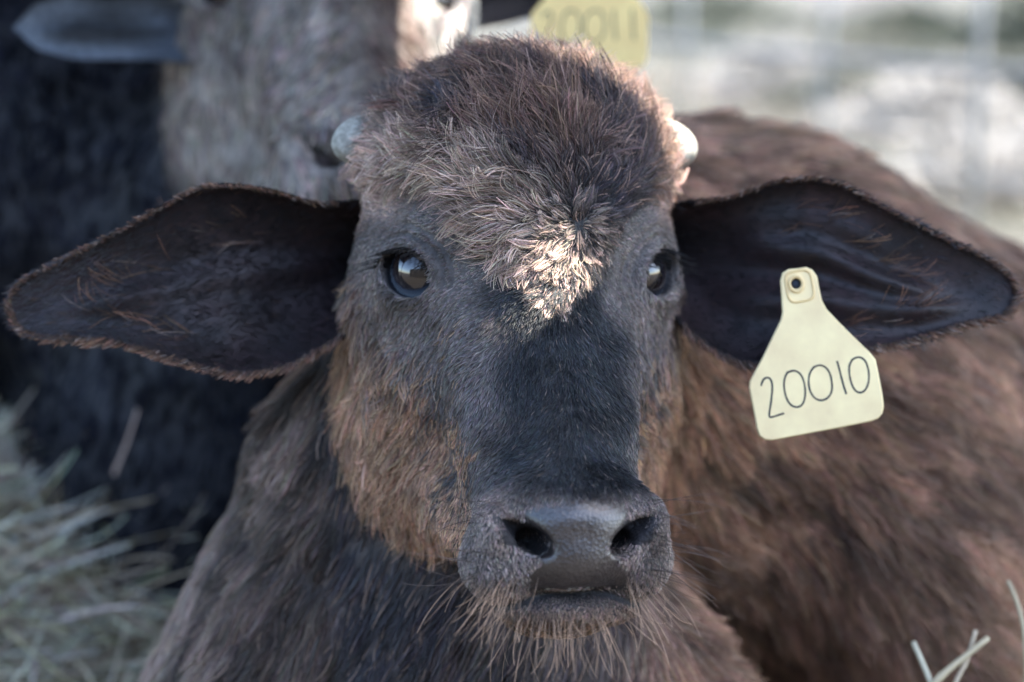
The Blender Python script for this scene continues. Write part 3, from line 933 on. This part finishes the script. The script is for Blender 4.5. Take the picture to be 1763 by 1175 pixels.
def slab(outline, hole, z, th, mapf, bev=2.2):
    """plate with a round hole, edges eased; outline in picture units mapped by mapf -> layout xy"""
    out = np.array(outline, float)
    ctr = out.mean(0)
    def inset(P, d):
        a = np.roll(P, 1, 0); b = np.roll(P, -1, 0); t = norm(b - a); nrm = np.stack([-t[:, 1], t[:, 0]], 1)
        sgn = np.sign(((ctr - P) * nrm).sum(1).mean())
        return P + nrm * d * sgn
    lay = [(inset(out, bev), z + th / 2), (inset(out, bev * .3), z + th / 2 - bev * .5), (out, z + th / 2 - bev), (out, z - th / 2 + bev), (inset(out, bev), z - th / 2)]
    hc, hr = hole
    ang = np.linspace(0, 2 * math.pi, 24, endpoint=False)
    hol = np.stack([hc[0] + hr * np.cos(ang), hc[1] + hr * np.sin(ang)], 1)
    V = []; F = []; n = len(out)
    for P, zz in lay:
        V += [mapf(x, y, zz) for x, y in P]
    for k in range(len(lay) - 1):
        for i in range(n):
            F.append((k * n + i, k * n + (i + 1) % n, (k + 1) * n + (i + 1) % n, (k + 1) * n + i))
    def cap(P, zz, flip):
        base = len(V)
        allp = [Vector((x, y, 0)) for x, y in P]; hp_ = [Vector((x, y, 0)) for x, y in hol]
        tr = tessellate_polygon([allp, hp_])
        for x, y in list(P) + list(hol): V.append(mapf(x, y, zz))
        for t in tr: F.append(tuple(base + i for i in (t if flip else t[::-1])))
        return base + len(P)
    h0 = cap(lay[0][0], lay[0][1], True); h1 = cap(lay[-1][0], lay[-1][1], False)
    for i in range(24): F.append((h0 + i, h0 + (i + 1) % 24, h1 + (i + 1) % 24, h1 + i))
    return np.array(V), F

def ribbon(strokes, z, wd, mapf):
    V = []; F = []
    for st in strokes:
        P = resamp([(x, y, 0) for x, y in st], 46)[:, :2]
        T = norm(np.gradient(P, axis=0)); Nm = np.stack([-T[:, 1], T[:, 0]], 1)
        ww = wd * (0.85 + 0.3 * noise(np.concatenate([P, P[:, :1] * 0], 1), 12, 3))[:, None]
        base = len(V)
        cs = [(-1, 0), (-.6, .7), (.6, .7), (1, 0)]
        for i in range(len(P)):
            for a, hgt in cs:
                q = P[i] + Nm[i] * ww[i] * a; V.append(mapf(q[0], q[1], z + hgt))
        for i in range(len(P) - 1):
            for c in range(3):
                F.append((base + i * 4 + c, base + i * 4 + c + 1, base + (i + 1) * 4 + c + 1, base + (i + 1) * 4 + c))
        F.append(tuple(base + c for c in range(4))); F.append(tuple(base + (len(P) - 1) * 4 + c for c in range(3, -1, -1)))
    return np.array(V), F

def ring(center, ro, ri, z0, z1, mapf, sq=4.0, n=40, rot=-0.17):
    V = []; F = []
    def pt(r, a):
        c, s_ = math.cos(a), math.sin(a)
        k = (abs(c) ** sq + abs(s_) ** sq) ** (-1 / sq)
        x, y = r * k * c, r * k * s_ * 1.15
        return center[0] + x * math.cos(rot) - y * math.sin(rot), center[1] + x * math.sin(rot) + y * math.cos(rot)
    prof = [(ro + 1.5, z0), (ro, z1 - 1), (ro - 1.2, z1), (ri + 1.2, z1), (ri, z1 - 1), (ri - .5, z0)]
    for r, z in prof:
        for j in range(n):
            x, y = pt(r, 2 * math.pi * j / n); V.append(mapf(x, y, z))
    for k in range(len(prof) - 1):
        for j in range(n): F.append((k * n + j, k * n + (j + 1) % n, (k + 1) * n + (j + 1) % n, (k + 1) * n + j))
    return np.array(V), F

def make_tag(z, mapf, mat, strokes, label, zear, stroke_map):
    root = empty('ear_tag', to_world(mapf(1400, 640, z)))
    tag(root, label, 'ear tag')
    V, F = slab(TAG_OUT, ((1370, 489), 9.0), z, 8, mapf); mesh_obj('plate', V, F, mat, root, smooth=False)
    for st in strokes:
        V, F = ribbon([st], z + 4.1, 5.6, lambda a, b, c: mapf(*stroke_map(a, b), c)); mesh_obj('digit', V, F, M_INK, root, smooth=False)
    V, F = ring((1376, 493), 24, 21.5, z + 3.5, z + 6.5, mapf); mesh_obj('rim', V, F, M_STUD, root)
    V, F = ring((1370, 489), 14, 9, zear, z + 8, mapf, sq=2.0); mesh_obj('stud', V, F, M_STUD, root)
    # dark pin inside the stud
    V = []; F = []
    for zz, r in ((z - 3, 9.5), (z + 1.0, 8), (z + 2.0, 3)):
        for j in range(20): V.append(mapf(1370 + r * math.cos(j * math.pi / 10), 489 + r * math.sin(j * math.pi / 10), zz))
    for k in range(2):
        for j in range(20): F.append((k * 20 + j, k * 20 + (j + 1) % 20, (k + 1) * 20 + (j + 1) % 20, (k + 1) * 20 + j))
    F.append(tuple(range(40, 60))); mesh_obj('pin', np.array(V), F, M_INK, root)
    return root

ZT = -52.0
kT = (D0 - ZT * S) / D0
def map1(x, y, z):
    # hangs from the ear and tips slightly back at the bottom
    return np.array([(x - CX) * kT, (CY - y) * kT, z + 0.05 * (y - 489) - 0.04 * (x - 1370)])
make_tag(ZT, map1, M_TAG, STROKES, 'yellow plastic ear tag marked 20010 hanging from the nearer calf\'s ear', ZT - 70, lambda a, b: (1260 + a / 3.457, 440 + b / 3.457))
#@@ENV

# ================================================================== THE CALF BEHIND
calf2 = empty('calf', (-0.45, 2.0, 0.0))
tag(calf2, 'grey brown buffalo calf standing blurred behind the nearer one, one cheek in the sun', 'calf')
H2 = Head((0, 0, 0), 14, 0, -12, 1.2)
Z2 = (D0 - 1.52) / S
H2.o = L(578, -22, Z2)
def body2_sdf(p):
    b = lambda px, py, z: L(px, py, z + Z2)
    d = path(p, [b(560, -20, -330), b(440, 330, -470), b(330, 800, -620), b(280, 1400, -640)], [250, 330, 400, 420], 140)
    d = smin(d, path(p, [b(100, 300, -760), b(-500, 420, -1100), b(-1200, 700, -1500)], [560, 620, 520], 200), 160)
    d = smin(d, path(p, [b(330, 900, -420), b(200, 1250, -330)], [240, 170], 60), 120)
    d = ssub(d, path(p, [b(265, 60, -120), b(285, 330, -150), b(360, 620, -260)], [14, 20, 20], 14), 60)
    return d + 60 * (noise(p, 300, 131) - 0.5) + 22 * (noise(p, 110, 132) - 0.5)
def calf2_sdf(p): return smin(H2.sdf(p), body2_sdf(p), 90)
zc = Z2
V2, Q2 = mesh_sdf(calf2_sdf, (-2600, -1700, zc - 2300), (900, 1500, zc + 600), 15.0)
N2 = grad(calf2_sdf, V2, 7)
def cols2(V):
    h = H2.inv(V); x, y, z = h.T
    hd = sstep(-40, 40, body2_sdf(V) - H2.sdf(V))
    nz = noise(V, 90, 141)
    pale = np.array([0.27, 0.23, 0.20]) * (1 - 0.35 * sstep(-60, 40, x)[:, None]) + 0.32 * sstep(100, 200, x)[:, None]; brn = np.array([0.10, 0.07, 0.06]); dk = np.array([0.008, 0.009, 0.014])  # right cheek fur paled to burn out like direct sun
    c = pale * (0.45 + 0.9 * noise(V * [1, 0.35, 1], 60, 142))[:, None]
    mid = sstep(-30, 60, x + 60 * (nz - .5)) * (1 - sstep(120, 190, x))
    c = c * (1 - 0.8 * mid[:, None]) + brn * 0.8 * mid[:, None]
    c = c * hd[:, None] + dk * (0.5 + 1.2 * nz)[:, None] * (1 - hd)[:, None]  # body coat blackened in colour to read as deep shade
    return c
def cols2m(V): return np.concatenate([cols2(V), np.full((len(V), 1), 0.7)], 1)
mesh_obj4('body', V2, Q2, M_SKIN, calf2, cols2m(V2))
P, Nn = sample(V2, Q2, N2, lambda p, n: facing(p, n, 0.05) * np.where(p[:, 0] > -1500, 1, .1), 45000, 8)
pts, near = grow(P, Nn, lambda p: norm(np.array([-0.1, -1.0, 0.0]) + noise3(p, 200, 151)), 50 * r1.uniform(.5, 1.3, len(P)), 0.15, 4, 0.8, 0.12, clump=20, camount=0.5, seed=15)
cc = vary(cols2(P) * (0.6 + 0.9 * np.random.default_rng(8).random(len(P))[near])[:, None], r1, 0.25, 0.0)
hair_obj('body_coat', pts, np.full(len(P), 3.0), cc, M_DARK, calf2)
eyeball(H2, -1, calf2, (-0.6, 0.1, 0.8)); eyeball(H2, 1, calf2, (0.7, 0.1, 0.7))
def E2(pts, dz=0): return [(x, y, Z2 + z + dz) for x, y, z in pts]
e2L = ear_shape(E2([(320, 5, -160), (260, -8, -130), (190, -2, -100), (120, -12, -90), (60, 8, -90), (22, 48, -95)], 170),
                E2([(330, 110, -160), (270, 105, -130), (200, 104, -100), (130, 104, -90), (62, 86, -90), (22, 48, -95)], 170), (110, 70, 40, 5), RID_L, thick=14, seed=51)
e2R = ear_shape(E2([(820, -40, -160), (880, -60, -130), (960, -60, -100), (1060, -50, -90), (1150, -30, -90)]),
                E2([(820, 50, -160), (870, 42, -130), (940, 22, -100), (1060, 10, -90), (1150, -30, -90)]), (150, 90, 50, 5), RID_R, thick=14, seed=52)
for (V, Q, G, E), col in ((e2L, (0.07, 0.08, 0.095)), (e2R, (0.02, 0.02, 0.025))):
    cn = np.linalg.norm((V - V[:len(V) // 2].mean(0)) * [0.6, 1.6, 0], axis=1)
    c = np.repeat(np.array([col]), len(V), 0) * (0.25 + 2.2 * sstep(25, 125, cn) * (0.4 + 0.8 * noise(V, 90, 53)))[:, None]
    mesh_obj4('ear', V, Q, M_EAR, calf2, np.concatenate([c, np.full((len(V), 1), 0.7)], 1))
horn(H2, -1, calf2); horn(H2, 1, calf2)
# its tag: same make, larger, hanging with the right side lower
kk = (D0 - (Z2 + 60) * S) / D0
def map2(x, y, z):
    # pose about the hole
    a = math.radians(11); s_ = 0.90
    dx, dy = (x - 1370) * s_, (y - 489) * s_
    u = dx * math.cos(a) - dy * math.sin(a); v = dx * math.sin(a) + dy * math.cos(a)
    return np.array([(1012 + u + 5 - CX) * kk, (CY - (-112 + v)) * kk, z])
ST2 = [STROKES[0], STROKES[1], STROKES[2], STROKES[3], [(x + 120, y - 25) for x, y in STROKES[3]]]
t2 = make_tag(Z2 + 60, map2, M_TAG2, ST2, 'faded yellow ear tag hanging blurred above the nearer calf\'s crown', Z2 - 60, lambda a, b: (1260 + a / 3.457, 440 + b / 3.457))
print('calf 2', time.time() - T0)

# ================================================================== GROUND, HAY, FENCE, SHADE
def ground_mat():
    m, t, b = mat_new('dry_ground')
    tc = N(t, 'ShaderNodeTexCoord')
    def nz(scale, det=6, dist=0.0):
        n = N(t, 'ShaderNodeTexNoise'); n.inputs['Scale'].default_value = scale; n.inputs['Detail'].default_value = det
        n.inputs['Distortion'].default_value = dist
        t.links.new(tc.outputs['Object'], n.inputs['Vector']); return n
    a = nz(1.3, 5, 0.6); r = N(t, 'ShaderNodeValToRGB'); e = r.color_ramp.elements
    e[0].position = 0.30; e[0].color = (0.028, 0.033, 0.022, 1); e[1].position = 0.68; e[1].color = (0.14, 0.13, 0.108, 1)
    x = e.new(0.46); x.color = (0.055, 0.055, 0.04, 1); x = e.new(0.56); x.color = (0.085, 0.08, 0.065, 1)
    t.links.new(a.outputs[0], r.inputs[0])
    c = nz(30, 8); r2 = N(t, 'ShaderNodeValToRGB'); r2.color_ramp.elements[0].color = (0.6, 0.6, 0.6, 1); r2.color_ramp.elements[1].color = (1.35, 1.35, 1.35, 1)
    r2.color_ramp.elements[0].position = 0.3; r2.color_ramp.elements[1].position = 0.7
    t.links.new(c.outputs[0], r2.inputs[0])
    mx = N(t, 'ShaderNodeMix', data_type='RGBA', blend_type='MULTIPLY'); mx.inputs['Factor'].default_value = 1
    t.links.new(r.outputs[0], mx.inputs['A']); t.links.new(r2.outputs[0], mx.inputs['B'])
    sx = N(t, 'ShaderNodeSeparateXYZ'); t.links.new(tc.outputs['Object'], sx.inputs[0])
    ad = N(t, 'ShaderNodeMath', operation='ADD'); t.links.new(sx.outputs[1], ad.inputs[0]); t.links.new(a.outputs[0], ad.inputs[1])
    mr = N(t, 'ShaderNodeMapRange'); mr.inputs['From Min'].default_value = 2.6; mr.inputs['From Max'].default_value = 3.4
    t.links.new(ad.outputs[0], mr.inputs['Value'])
    m2 = N(t, 'ShaderNodeMix', data_type='RGBA'); m2.inputs['A'].default_value = (0.035, 0.03, 0.024, 1)  # soil colour darkened near the lens in place of shade
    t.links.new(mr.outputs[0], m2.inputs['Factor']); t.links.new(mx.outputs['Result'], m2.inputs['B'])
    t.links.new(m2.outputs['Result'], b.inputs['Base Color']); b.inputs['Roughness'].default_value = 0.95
    bp = N(t, 'ShaderNodeBump'); bp.inputs['Strength'].default_value = 0.6; bp.inputs['Distance'].default_value = 0.02
    t.links.new(c.outputs[0], bp.inputs['Height']); t.links.new(bp.outputs[0], b.inputs['Normal'])
    return m
M_GROUND = ground_mat()
# one sheet, finer near the camera
gx = np.concatenate([-np.geomspace(150, 3, 14), np.linspace(-2.8, 2.8, 57), np.geomspace(3, 150, 14)])
gy = np.concatenate([[-30, -10, -3], np.linspace(-1, 8, 91), np.geomspace(8.5, 200, 14)])
XX, YY = np.meshgrid(gx, gy, indexing='ij')
GP = np.stack([XX, YY, 0 * XX], -1)
ZZ = 0.03 * (noise(GP, 0.5, 161) - 0.5) * (np.abs(XX) < 3) - 0.02
GV = np.stack([XX, YY, ZZ], -1).reshape(-1, 3)
ny_ = len(gy)
GQ = np.array([(i * ny_ + j, (i + 1) * ny_ + j, (i + 1) * ny_ + j + 1, i * ny_ + j + 1) for i in range(len(gx) - 1) for j in range(ny_ - 1)])
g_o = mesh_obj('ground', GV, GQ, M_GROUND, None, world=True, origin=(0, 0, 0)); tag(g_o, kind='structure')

def straw_mat(name, cols, rough=0.55):
    m, t, b = mat_new(name)
    a = N(t, 'ShaderNodeAttribute', attribute_name='tint')
    t.links.new(a.outputs['Color'], b.inputs['Base Color']); b.inputs['Roughness'].default_value = rough
    return m
M_HAY = straw_mat('hay', None)

def stems(P, D, ln, wd, seed, k=5, bend=0.35):
    """flat curved blades as mesh; P roots, D directions (world)"""
    r = np.random.default_rng(seed); n = len(P)
    cv = r.normal(size=(n, 3)) * bend
    side = norm(np.cross(D, r.normal(size=(n, 3))))
    nr = norm(np.cross(D, side))
    V = np.zeros((n, k, 3, 3)); p = P.copy()
    for j in range(k):
        t = j / (k - 1)
        w_ = (wd * (1 - 0.6 * t))[:, None]
        V[:, j, 0] = p - side * w_; V[:, j, 1] = p + nr * w_ * 0.5; V[:, j, 2] = p + side * w_
        d = norm(D + cv * t); p = p + d * (ln / (k - 1))[:, None]
    F = []
    base = (np.arange(n) * k * 3)[:, None]
    qs = []
    for j in range(k - 1):
        for c in (0, 1):
            qs.append(base + np.array([[j * 3 + c, j * 3 + c + 1, (j + 1) * 3 + c + 1, (j + 1) * 3 + c]]))
    return V.reshape(-1, 3), np.concatenate(qs), k * 3

def hay_obj(name, P, D, ln, wd, cols, seed, label=None, bend=0.35, kind='stuff', cat='hay'):
    V, Q, per = stems(P, D, ln, wd, seed, bend=bend)
    o = mesh_obj(name, V, Q, M_HAY, None, world=True, colors=np.repeat(cols, per, 0))
    tag(o, label, cat, kind=kind); return o

rh = np.random.default_rng(77)
# the heap beside the calf's shoulder
HC = np.array([-0.50, 1.58]); HR = np.array([0.36, 0.24]); HH = 0.22
def heap_h(x, y):
    q = ((x - HC[0]) / HR[0]) ** 2 + ((y - HC[1]) / HR[1]) ** 2
    return HH * np.exp(-q * 1.1) + 0.03 * (noise(np.stack([x, y, 0 * x], -1), 0.09, 171) - 0.5) * np.exp(-q * 0.5)
hx, hy = np.meshgrid(np.linspace(-1.05, 0.05, 60), np.linspace(1.15, 2.2, 60), indexing='ij')
HV = np.stack([hx, hy, heap_h(hx, hy) - 0.012], -1).reshape(-1, 3)
HQ = np.array([(i * 60 + j, (i + 1) * 60 + j, (i + 1) * 60 + j + 1, i * 60 + j + 1) for i in range(59) for j in range(59)])
n = 9500
hp_ = HC + rh.normal(size=(n, 2)) * HR * 0.62
hz = heap_h(hp_[:, 0], hp_[:, 1]) + rh.uniform(-0.01, 0.012, n)
P3 = np.stack([hp_[:, 0], hp_[:, 1], hz], 1)
az = rh.uniform(0, 2 * math.pi, n)
D3 = norm(np.stack([np.cos(az), np.sin(az), rh.normal(0.10, 0.28, n)], 1))
hc_ = np.array([[0.80, 0.72, 0.52]]) * rh.uniform(0.35, 1.35, (n, 1)) * (1 + 0.1 * rh.normal(size=(n, 3)))
m_ = rh.random(n) < 0.16; hc_[m_] = np.array([0.50, 0.40, 0.28]) * rh.uniform(0.5, 1.1, (m_.sum(), 1))
Vh, Qh, per = stems(P3, D3, rh.uniform(0.03, 0.13, n), rh.uniform(0.0006, 0.0022, n), 78, bend=0.6)
allV = np.concatenate([HV, Vh]); allQ = np.concatenate([HQ, Qh + len(HV)])
allC = np.concatenate([np.repeat([[0.34, 0.31, 0.22]], len(HV), 0), np.repeat(np.clip(hc_, 0.01, 0.8), per, 0)])
o = mesh_obj('hay_heap', allV, allQ, M_HAY, None, world=True, colors=allC)
tag(o, 'heap of pale green hay beside the nearer calf\'s shoulder', 'hay', kind='stuff')
# loose litter over the yard
n = 16000
lx = rh.uniform(-2.2, 4.5, n); ly = rh.uniform(1.2, 9.0, n) 
P3 = np.stack([lx, ly, np.full(n, 0.004) + rh.uniform(0, 0.02, n)], 1)
az = rh.uniform(0, 2 * math.pi, n); D3 = norm(np.stack([np.cos(az), np.sin(az), rh.normal(0.04, 0.10, n)], 1))
cl = np.array([[0.20, 0.17, 0.13]]) * rh.uniform(0.4, 1.3, (n, 1)) * (1 + 0.06 * rh.normal(size=(n, 3)))
hay_obj('hay_litter', P3, D3, rh.uniform(0.05, 0.22, n), rh.uniform(0.001, 0.004, n), np.clip(cl, 0, .85), 79, 'loose straw and hay scattered over the sunlit yard')

# a few bright straws against the calf's flank
def stalk(pxs, wd, label, group='pale straws by the calf\'s flank', col=(0.50, 0.43, 0.28)):
    P = resamp([(x, y, z) for x, y, z in pxs], 16)
    Q_ = np.array([L(*q) for q in P]); T = norm(np.gradient(Q_, axis=0))
    sd_ = norm(np.cross(T, [0, 0, 1.0])); up = np.cross(sd_, T)
    V = []; F = []; n = 8
    for i in range(16):
        r_ = 0.72 * wd * (1 - 0.35 * abs(i / 15 - .4)) * (1.25 if i in (6,) else 1)
        for j in range(n):
            a = 2 * math.pi * j / n; V.append(Q_[i] + sd_[i] * r_ * math.cos(a) + up[i] * r_ * 0.6 * math.sin(a))
    for i in range(15):
        for j in range(n): F.append((i * n + j, i * n + (j + 1) % n, (i + 1) * n + (j + 1) % n, (i + 1) * n + j))
    F.append(tuple(range(n))[::-1]); F.append(tuple(range(15 * n, 16 * n)))
    cl = np.repeat(np.array([col]), len(V), 0)
    o = mesh_obj('straw', np.array(V), F, M_HAY, None, colors=cl)
    tag(o, label, 'straw', group)
stalk([(1572, 1105, -250), (1592, 1150, -230), (1612, 1195, -210), (1640, 1290, -190), (1680, 1420, -180)], 8, 'flat straight straw leaning left at the bottom edge by the flank', col=(0.55, 0.52, 0.38))
stalk([(1702, 1098, -230), (1670, 1125, -225), (1628, 1155, -215), (1590, 1195, -210), (1530, 1300, -200)], 9, 'thick pale straw lying crosswise below the flank')
stalk([(1680, 1085, -240), (1668, 1130, -235), (1650, 1165, -230), (1620, 1230, -220)], 7, 'short straw crossing behind the thick pale one', col=(0.5, 0.42, 0.3))
stalk([(1735, 1000, -300), (1752, 1030, -290), (1764, 1080, -280), (1768, 1160, -270), (1760, 1300, -250)], 6, 'bent straw standing at the right edge of the picture')

# straw heaps and weeds out in the sun, beyond the fence
def mounds(name, spots, colr, seed, label, cat):
    r = np.random.default_rng(seed); VV = []; QQ = []; CC = []; o_ = 0
    for (px, py, y, rx, h) in spots:
        cx = (px - CX) / (D0 / S) * y; m = 1300
        P = np.stack([cx + r.normal(size=m) * rx * .5, y + r.normal(size=m) * rx * .5, np.zeros(m)], 1)
        P[:, 2] = h * np.exp(-(((P[:, 0] - cx) / rx) ** 2 + ((P[:, 1] - y) / rx) ** 2)) * r.uniform(0.2, 1, m)
        D = norm(np.stack([r.normal(size=m), r.normal(size=m), r.uniform(0.1, 0.8, m)], 1))
        v, q, per = stems(P, D, r.uniform(0.05, 0.16, m), r.uniform(0.003, 0.008, m), seed)
        VV.append(v); QQ.append(q + o_); o_ += len(v); CC.append(np.repeat(np.clip(np.array([colr]) * r.uniform(0.5, 1.3, (m, 1)), 0, .85), per, 0))
    o = mesh_obj(name, np.concatenate(VV), np.concatenate(QQ), M_HAY, None, world=True, colors=np.concatenate(CC)); tag(o, label, cat, kind='stuff')
mounds('straw_heaps', [(1610, 210, 6.2, 0.26, .16), (1330, 150, 7.6, 0.2, .16), (1480, 20, 12, 0.6, .3), (1720, 290, 4.9, 0.2, .05)], (0.38, 0.36, 0.33), 181, 'pale straw heaps lying in full sun beyond the fence', 'straw')
mounds('weeds', [(1760, 110, 9, 0.42, .35), (1560, 60, 10.5, 0.4, .22), (1230, 30, 11, 0.6, .3), (1500, 190, 7, .3, .1), (1730, 200, 7, .25, .12)], (0.05, 0.06, 0.035), 182, 'low green weeds growing in the sun beyond the fence', 'weeds')

# fence
M_WIRE = plain_mat('galvanised_wire', (0.34, 0.35, 0.36), 0.5, 0.4, 300, 0.15, 0.0)
M_RAIL = plain_mat('weathered_dark_pipe', (0.15, 0.155, 0.16), 0.6, 0.4, 120, 0.3, 0.2)
FA = np.array([0.40, 4.9]); FB = np.array([1.02, 3.75]); fd = (FB - FA) / np.linalg.norm(FB - FA)
fo = empty('wire_fence', (FA[0], FA[1], 0)); tag(fo, 'blurred wire fence with a dark rail and pale posts across the sunny yard', 'fence')
def tube(P, r, name, mat, parent, n=8, world=True):
    P = np.array(P, float); T = norm(np.gradient(P, axis=0)); a0 = np.array([0, 0, 1.0]) if abs(T[0, 2]) < 0.9 else np.array([1.0, 0, 0])
    s1 = norm(np.cross(T, a0)); s2 = np.cross(s1, T); V = []; F = []
    for i in range(len(P)):
        for j in range(n):
            a = 2 * math.pi * j / n; V.append(P[i] + r * (s1[i] * math.cos(a) + s2[i] * math.sin(a)))
    for i in range(len(P) - 1):
        for j in range(n): F.append((i * n + j, i * n + (j + 1) % n, (i + 1) * n + (j + 1) % n, (i + 1) * n + j))
    F.append(tuple(range(n))[::-1]); F.append(tuple(range((len(P) - 1) * n, len(P) * n)))
    return mesh_obj(name, np.array(V), F, mat, parent, world=world)
def fpt(px):
    """where the fence line is crossed by the view through column px"""
    t = (px - CX) * S / D0
    # x = t*y  on FA + s*fd
    s_ = (t * FA[1] * 1.0 - FA[0]) / (fd[0] - t * fd[1]); return FA + s_ * fd
for px, r, nm in ((1180, 0.007, 'post'), (1420, 0.007, 'post'), (1682, 0.010, 'post'), (1990, 0.02, 'post')):
    q = fpt(px); tube([(q[0], q[1], -0.05), (q[0], q[1], 0.5), (q[0], q[1], 1.2)], r, nm, M_WIRE, fo, 12)
qa = FA - fd * 3.2; qb = FA + fd * 3.2
for hgt, r, mt, nm in ((0.37, 0.011, M_RAIL, 'rail'), (0.16, 0.003, M_WIRE, 'wire'), (0.56, 0.004, M_WIRE, 'wire'), (0.80, 0.004, M_WIRE, 'wire'), (1.05, 0.004, M_WIRE, 'wire')):
    sg = [(qa[0] + (qb[0] - qa[0]) * t, qa[1] + (qb[1] - qa[1]) * t, hgt + 0.012 * math.sin(9 * t)) for t in np.linspace(0, 1, 12)]
    tube(sg, r, nm, mt, fo, 8)

# unseen shade panel added above the calves, holes cut to place sun patches
RH = 1.42
M_BLOCKER = plain_mat('blocker_plywood', (0.16, 0.13, 0.10), 0.8, 0.3, 25, 0.3)
def onroof(px, py, z):
    q = to_world(L(px, py, z)); t = (RH - q[2]) / SUN[2]; q = q + SUN * t; return (q[0], q[1])
PA = [(770, 322), (860, 362), (940, 376), (1006, 374), (1020, 432), (1054, 490), (1000, 528), (936, 574), (870, 520), (800, 440)]
PB = [(790, 105), (850, 118), (935, 138), (1022, 172), (1085, 218), (1122, 268), (1138, 340)]
sa = project([q[0] for q in PA], [q[1] for q in PA]); sb = project([q[0] for q in PB], [q[1] for q in PB])
for q, (u_, v_) in zip(sb, PB):
    if q[2] < -230: q[:] = L(u_, v_, -170)
def onroof_l(q):
    q = to_world(q); t = (RH - q[2]) / SUN[2]; q = q + SUN * t; return (q[0], q[1])
hs = [[onroof_l(q + np.array([0, 0, 14])) for q in sa],
      [onroof_l(q) for q in sb] + [onroof(*q) for q in [(1250, 400, -330), (1260, 230, -330), (1200, 130, -330), (1060, 40, -330), (930, 20, -330), (820, 30, -320)]],
      [onroof(*q) for q in [(660, 180, -850), (860, 120, -850), (860, -150, -850), (640, -150, -1500), (900, -150, -1500)]]]
def hull(P):
    P = sorted(P)
    def half(P):
        o = []
        for p in P:
            while len(o) > 1 and (o[-1][0] - o[-2][0]) * (p[1] - o[-2][1]) - (o[-1][1] - o[-2][1]) * (p[0] - o[-2][0]) <= 0: o.pop()
            o.append(p)
        return o
    a = half(P); b = half(P[::-1]); return a[:-1] + b[:-1]
hs[2] = hull(hs[2])
print('holes', [[(round(float(a), 2), round(float(b), 2)) for a, b in h_] for h_ in hs])
ro = [(-2.2, 0.86), (3.6, 0.86), (3.6, 3.1), (-2.2, 3.1)]
V = []; F = []
for zz, flip in ((RH, True), (RH + 0.012, False)):
    polys = [[Vector((x, y, 0)) for x, y in ro]] + [[Vector((x, y, 0)) for x, y in hl] for hl in hs]
    base = len(V)
    for pl in polys: V += [(v.x, v.y, zz) for v in pl]
    for t in tessellate_polygon(polys): F.append(tuple(base + i for i in (t if flip else t[::-1])))
nv = len(V) // 2; st = 0
for pl in [ro] + hs:
    m = len(pl)
    for i in range(m): F.append((st + i, st + (i + 1) % m, nv + st + (i + 1) % m, nv + st + i))
    st += m
bw = empty('added_wall', (0.0, -1.0, 0)); tag(bw, 'unseen dark board wall added behind the camera to block sky light', 'wall')  # added out of view to cut the frontal sky light
for i in range(16):
    x0 = -2.4 + i * 0.3; y1 = -1.0 + 0.008 * (i % 3)
    c8 = np.array([(x, y, z) for x in (x0 + 0.004, x0 + 0.296) for y in (y1 - 0.025, y1) for z in (-0.03, 1.30 + 0.01 * (i % 2))])
    mesh_obj('board', c8, [(0, 1, 3, 2), (4, 6, 7, 5), (0, 4, 5, 1), (2, 3, 7, 6), (0, 2, 6, 4), (1, 5, 7, 3)], M_BLOCKER, bw, world=True, smooth=False)
rf = empty('added_shade_roof', (0.7, 1.8, 0)); tag(rf, 'unseen plywood sheet added above the calves, openings cut for the sun patches', 'roof')
mesh_obj('panel', np.array(V), F, M_BLOCKER, rf, world=True, smooth=False)
for x, y in ((-2.1, 0.95), (3.5, 0.95), (3.5, 3.0), (-2.1, 3.0)):
    tube([(x, y, -0.05), (x, y, 0.7), (x, y, RH)], 0.045, 'post', M_BLOCKER, rf, 12)
print('done', time.time() - T0)
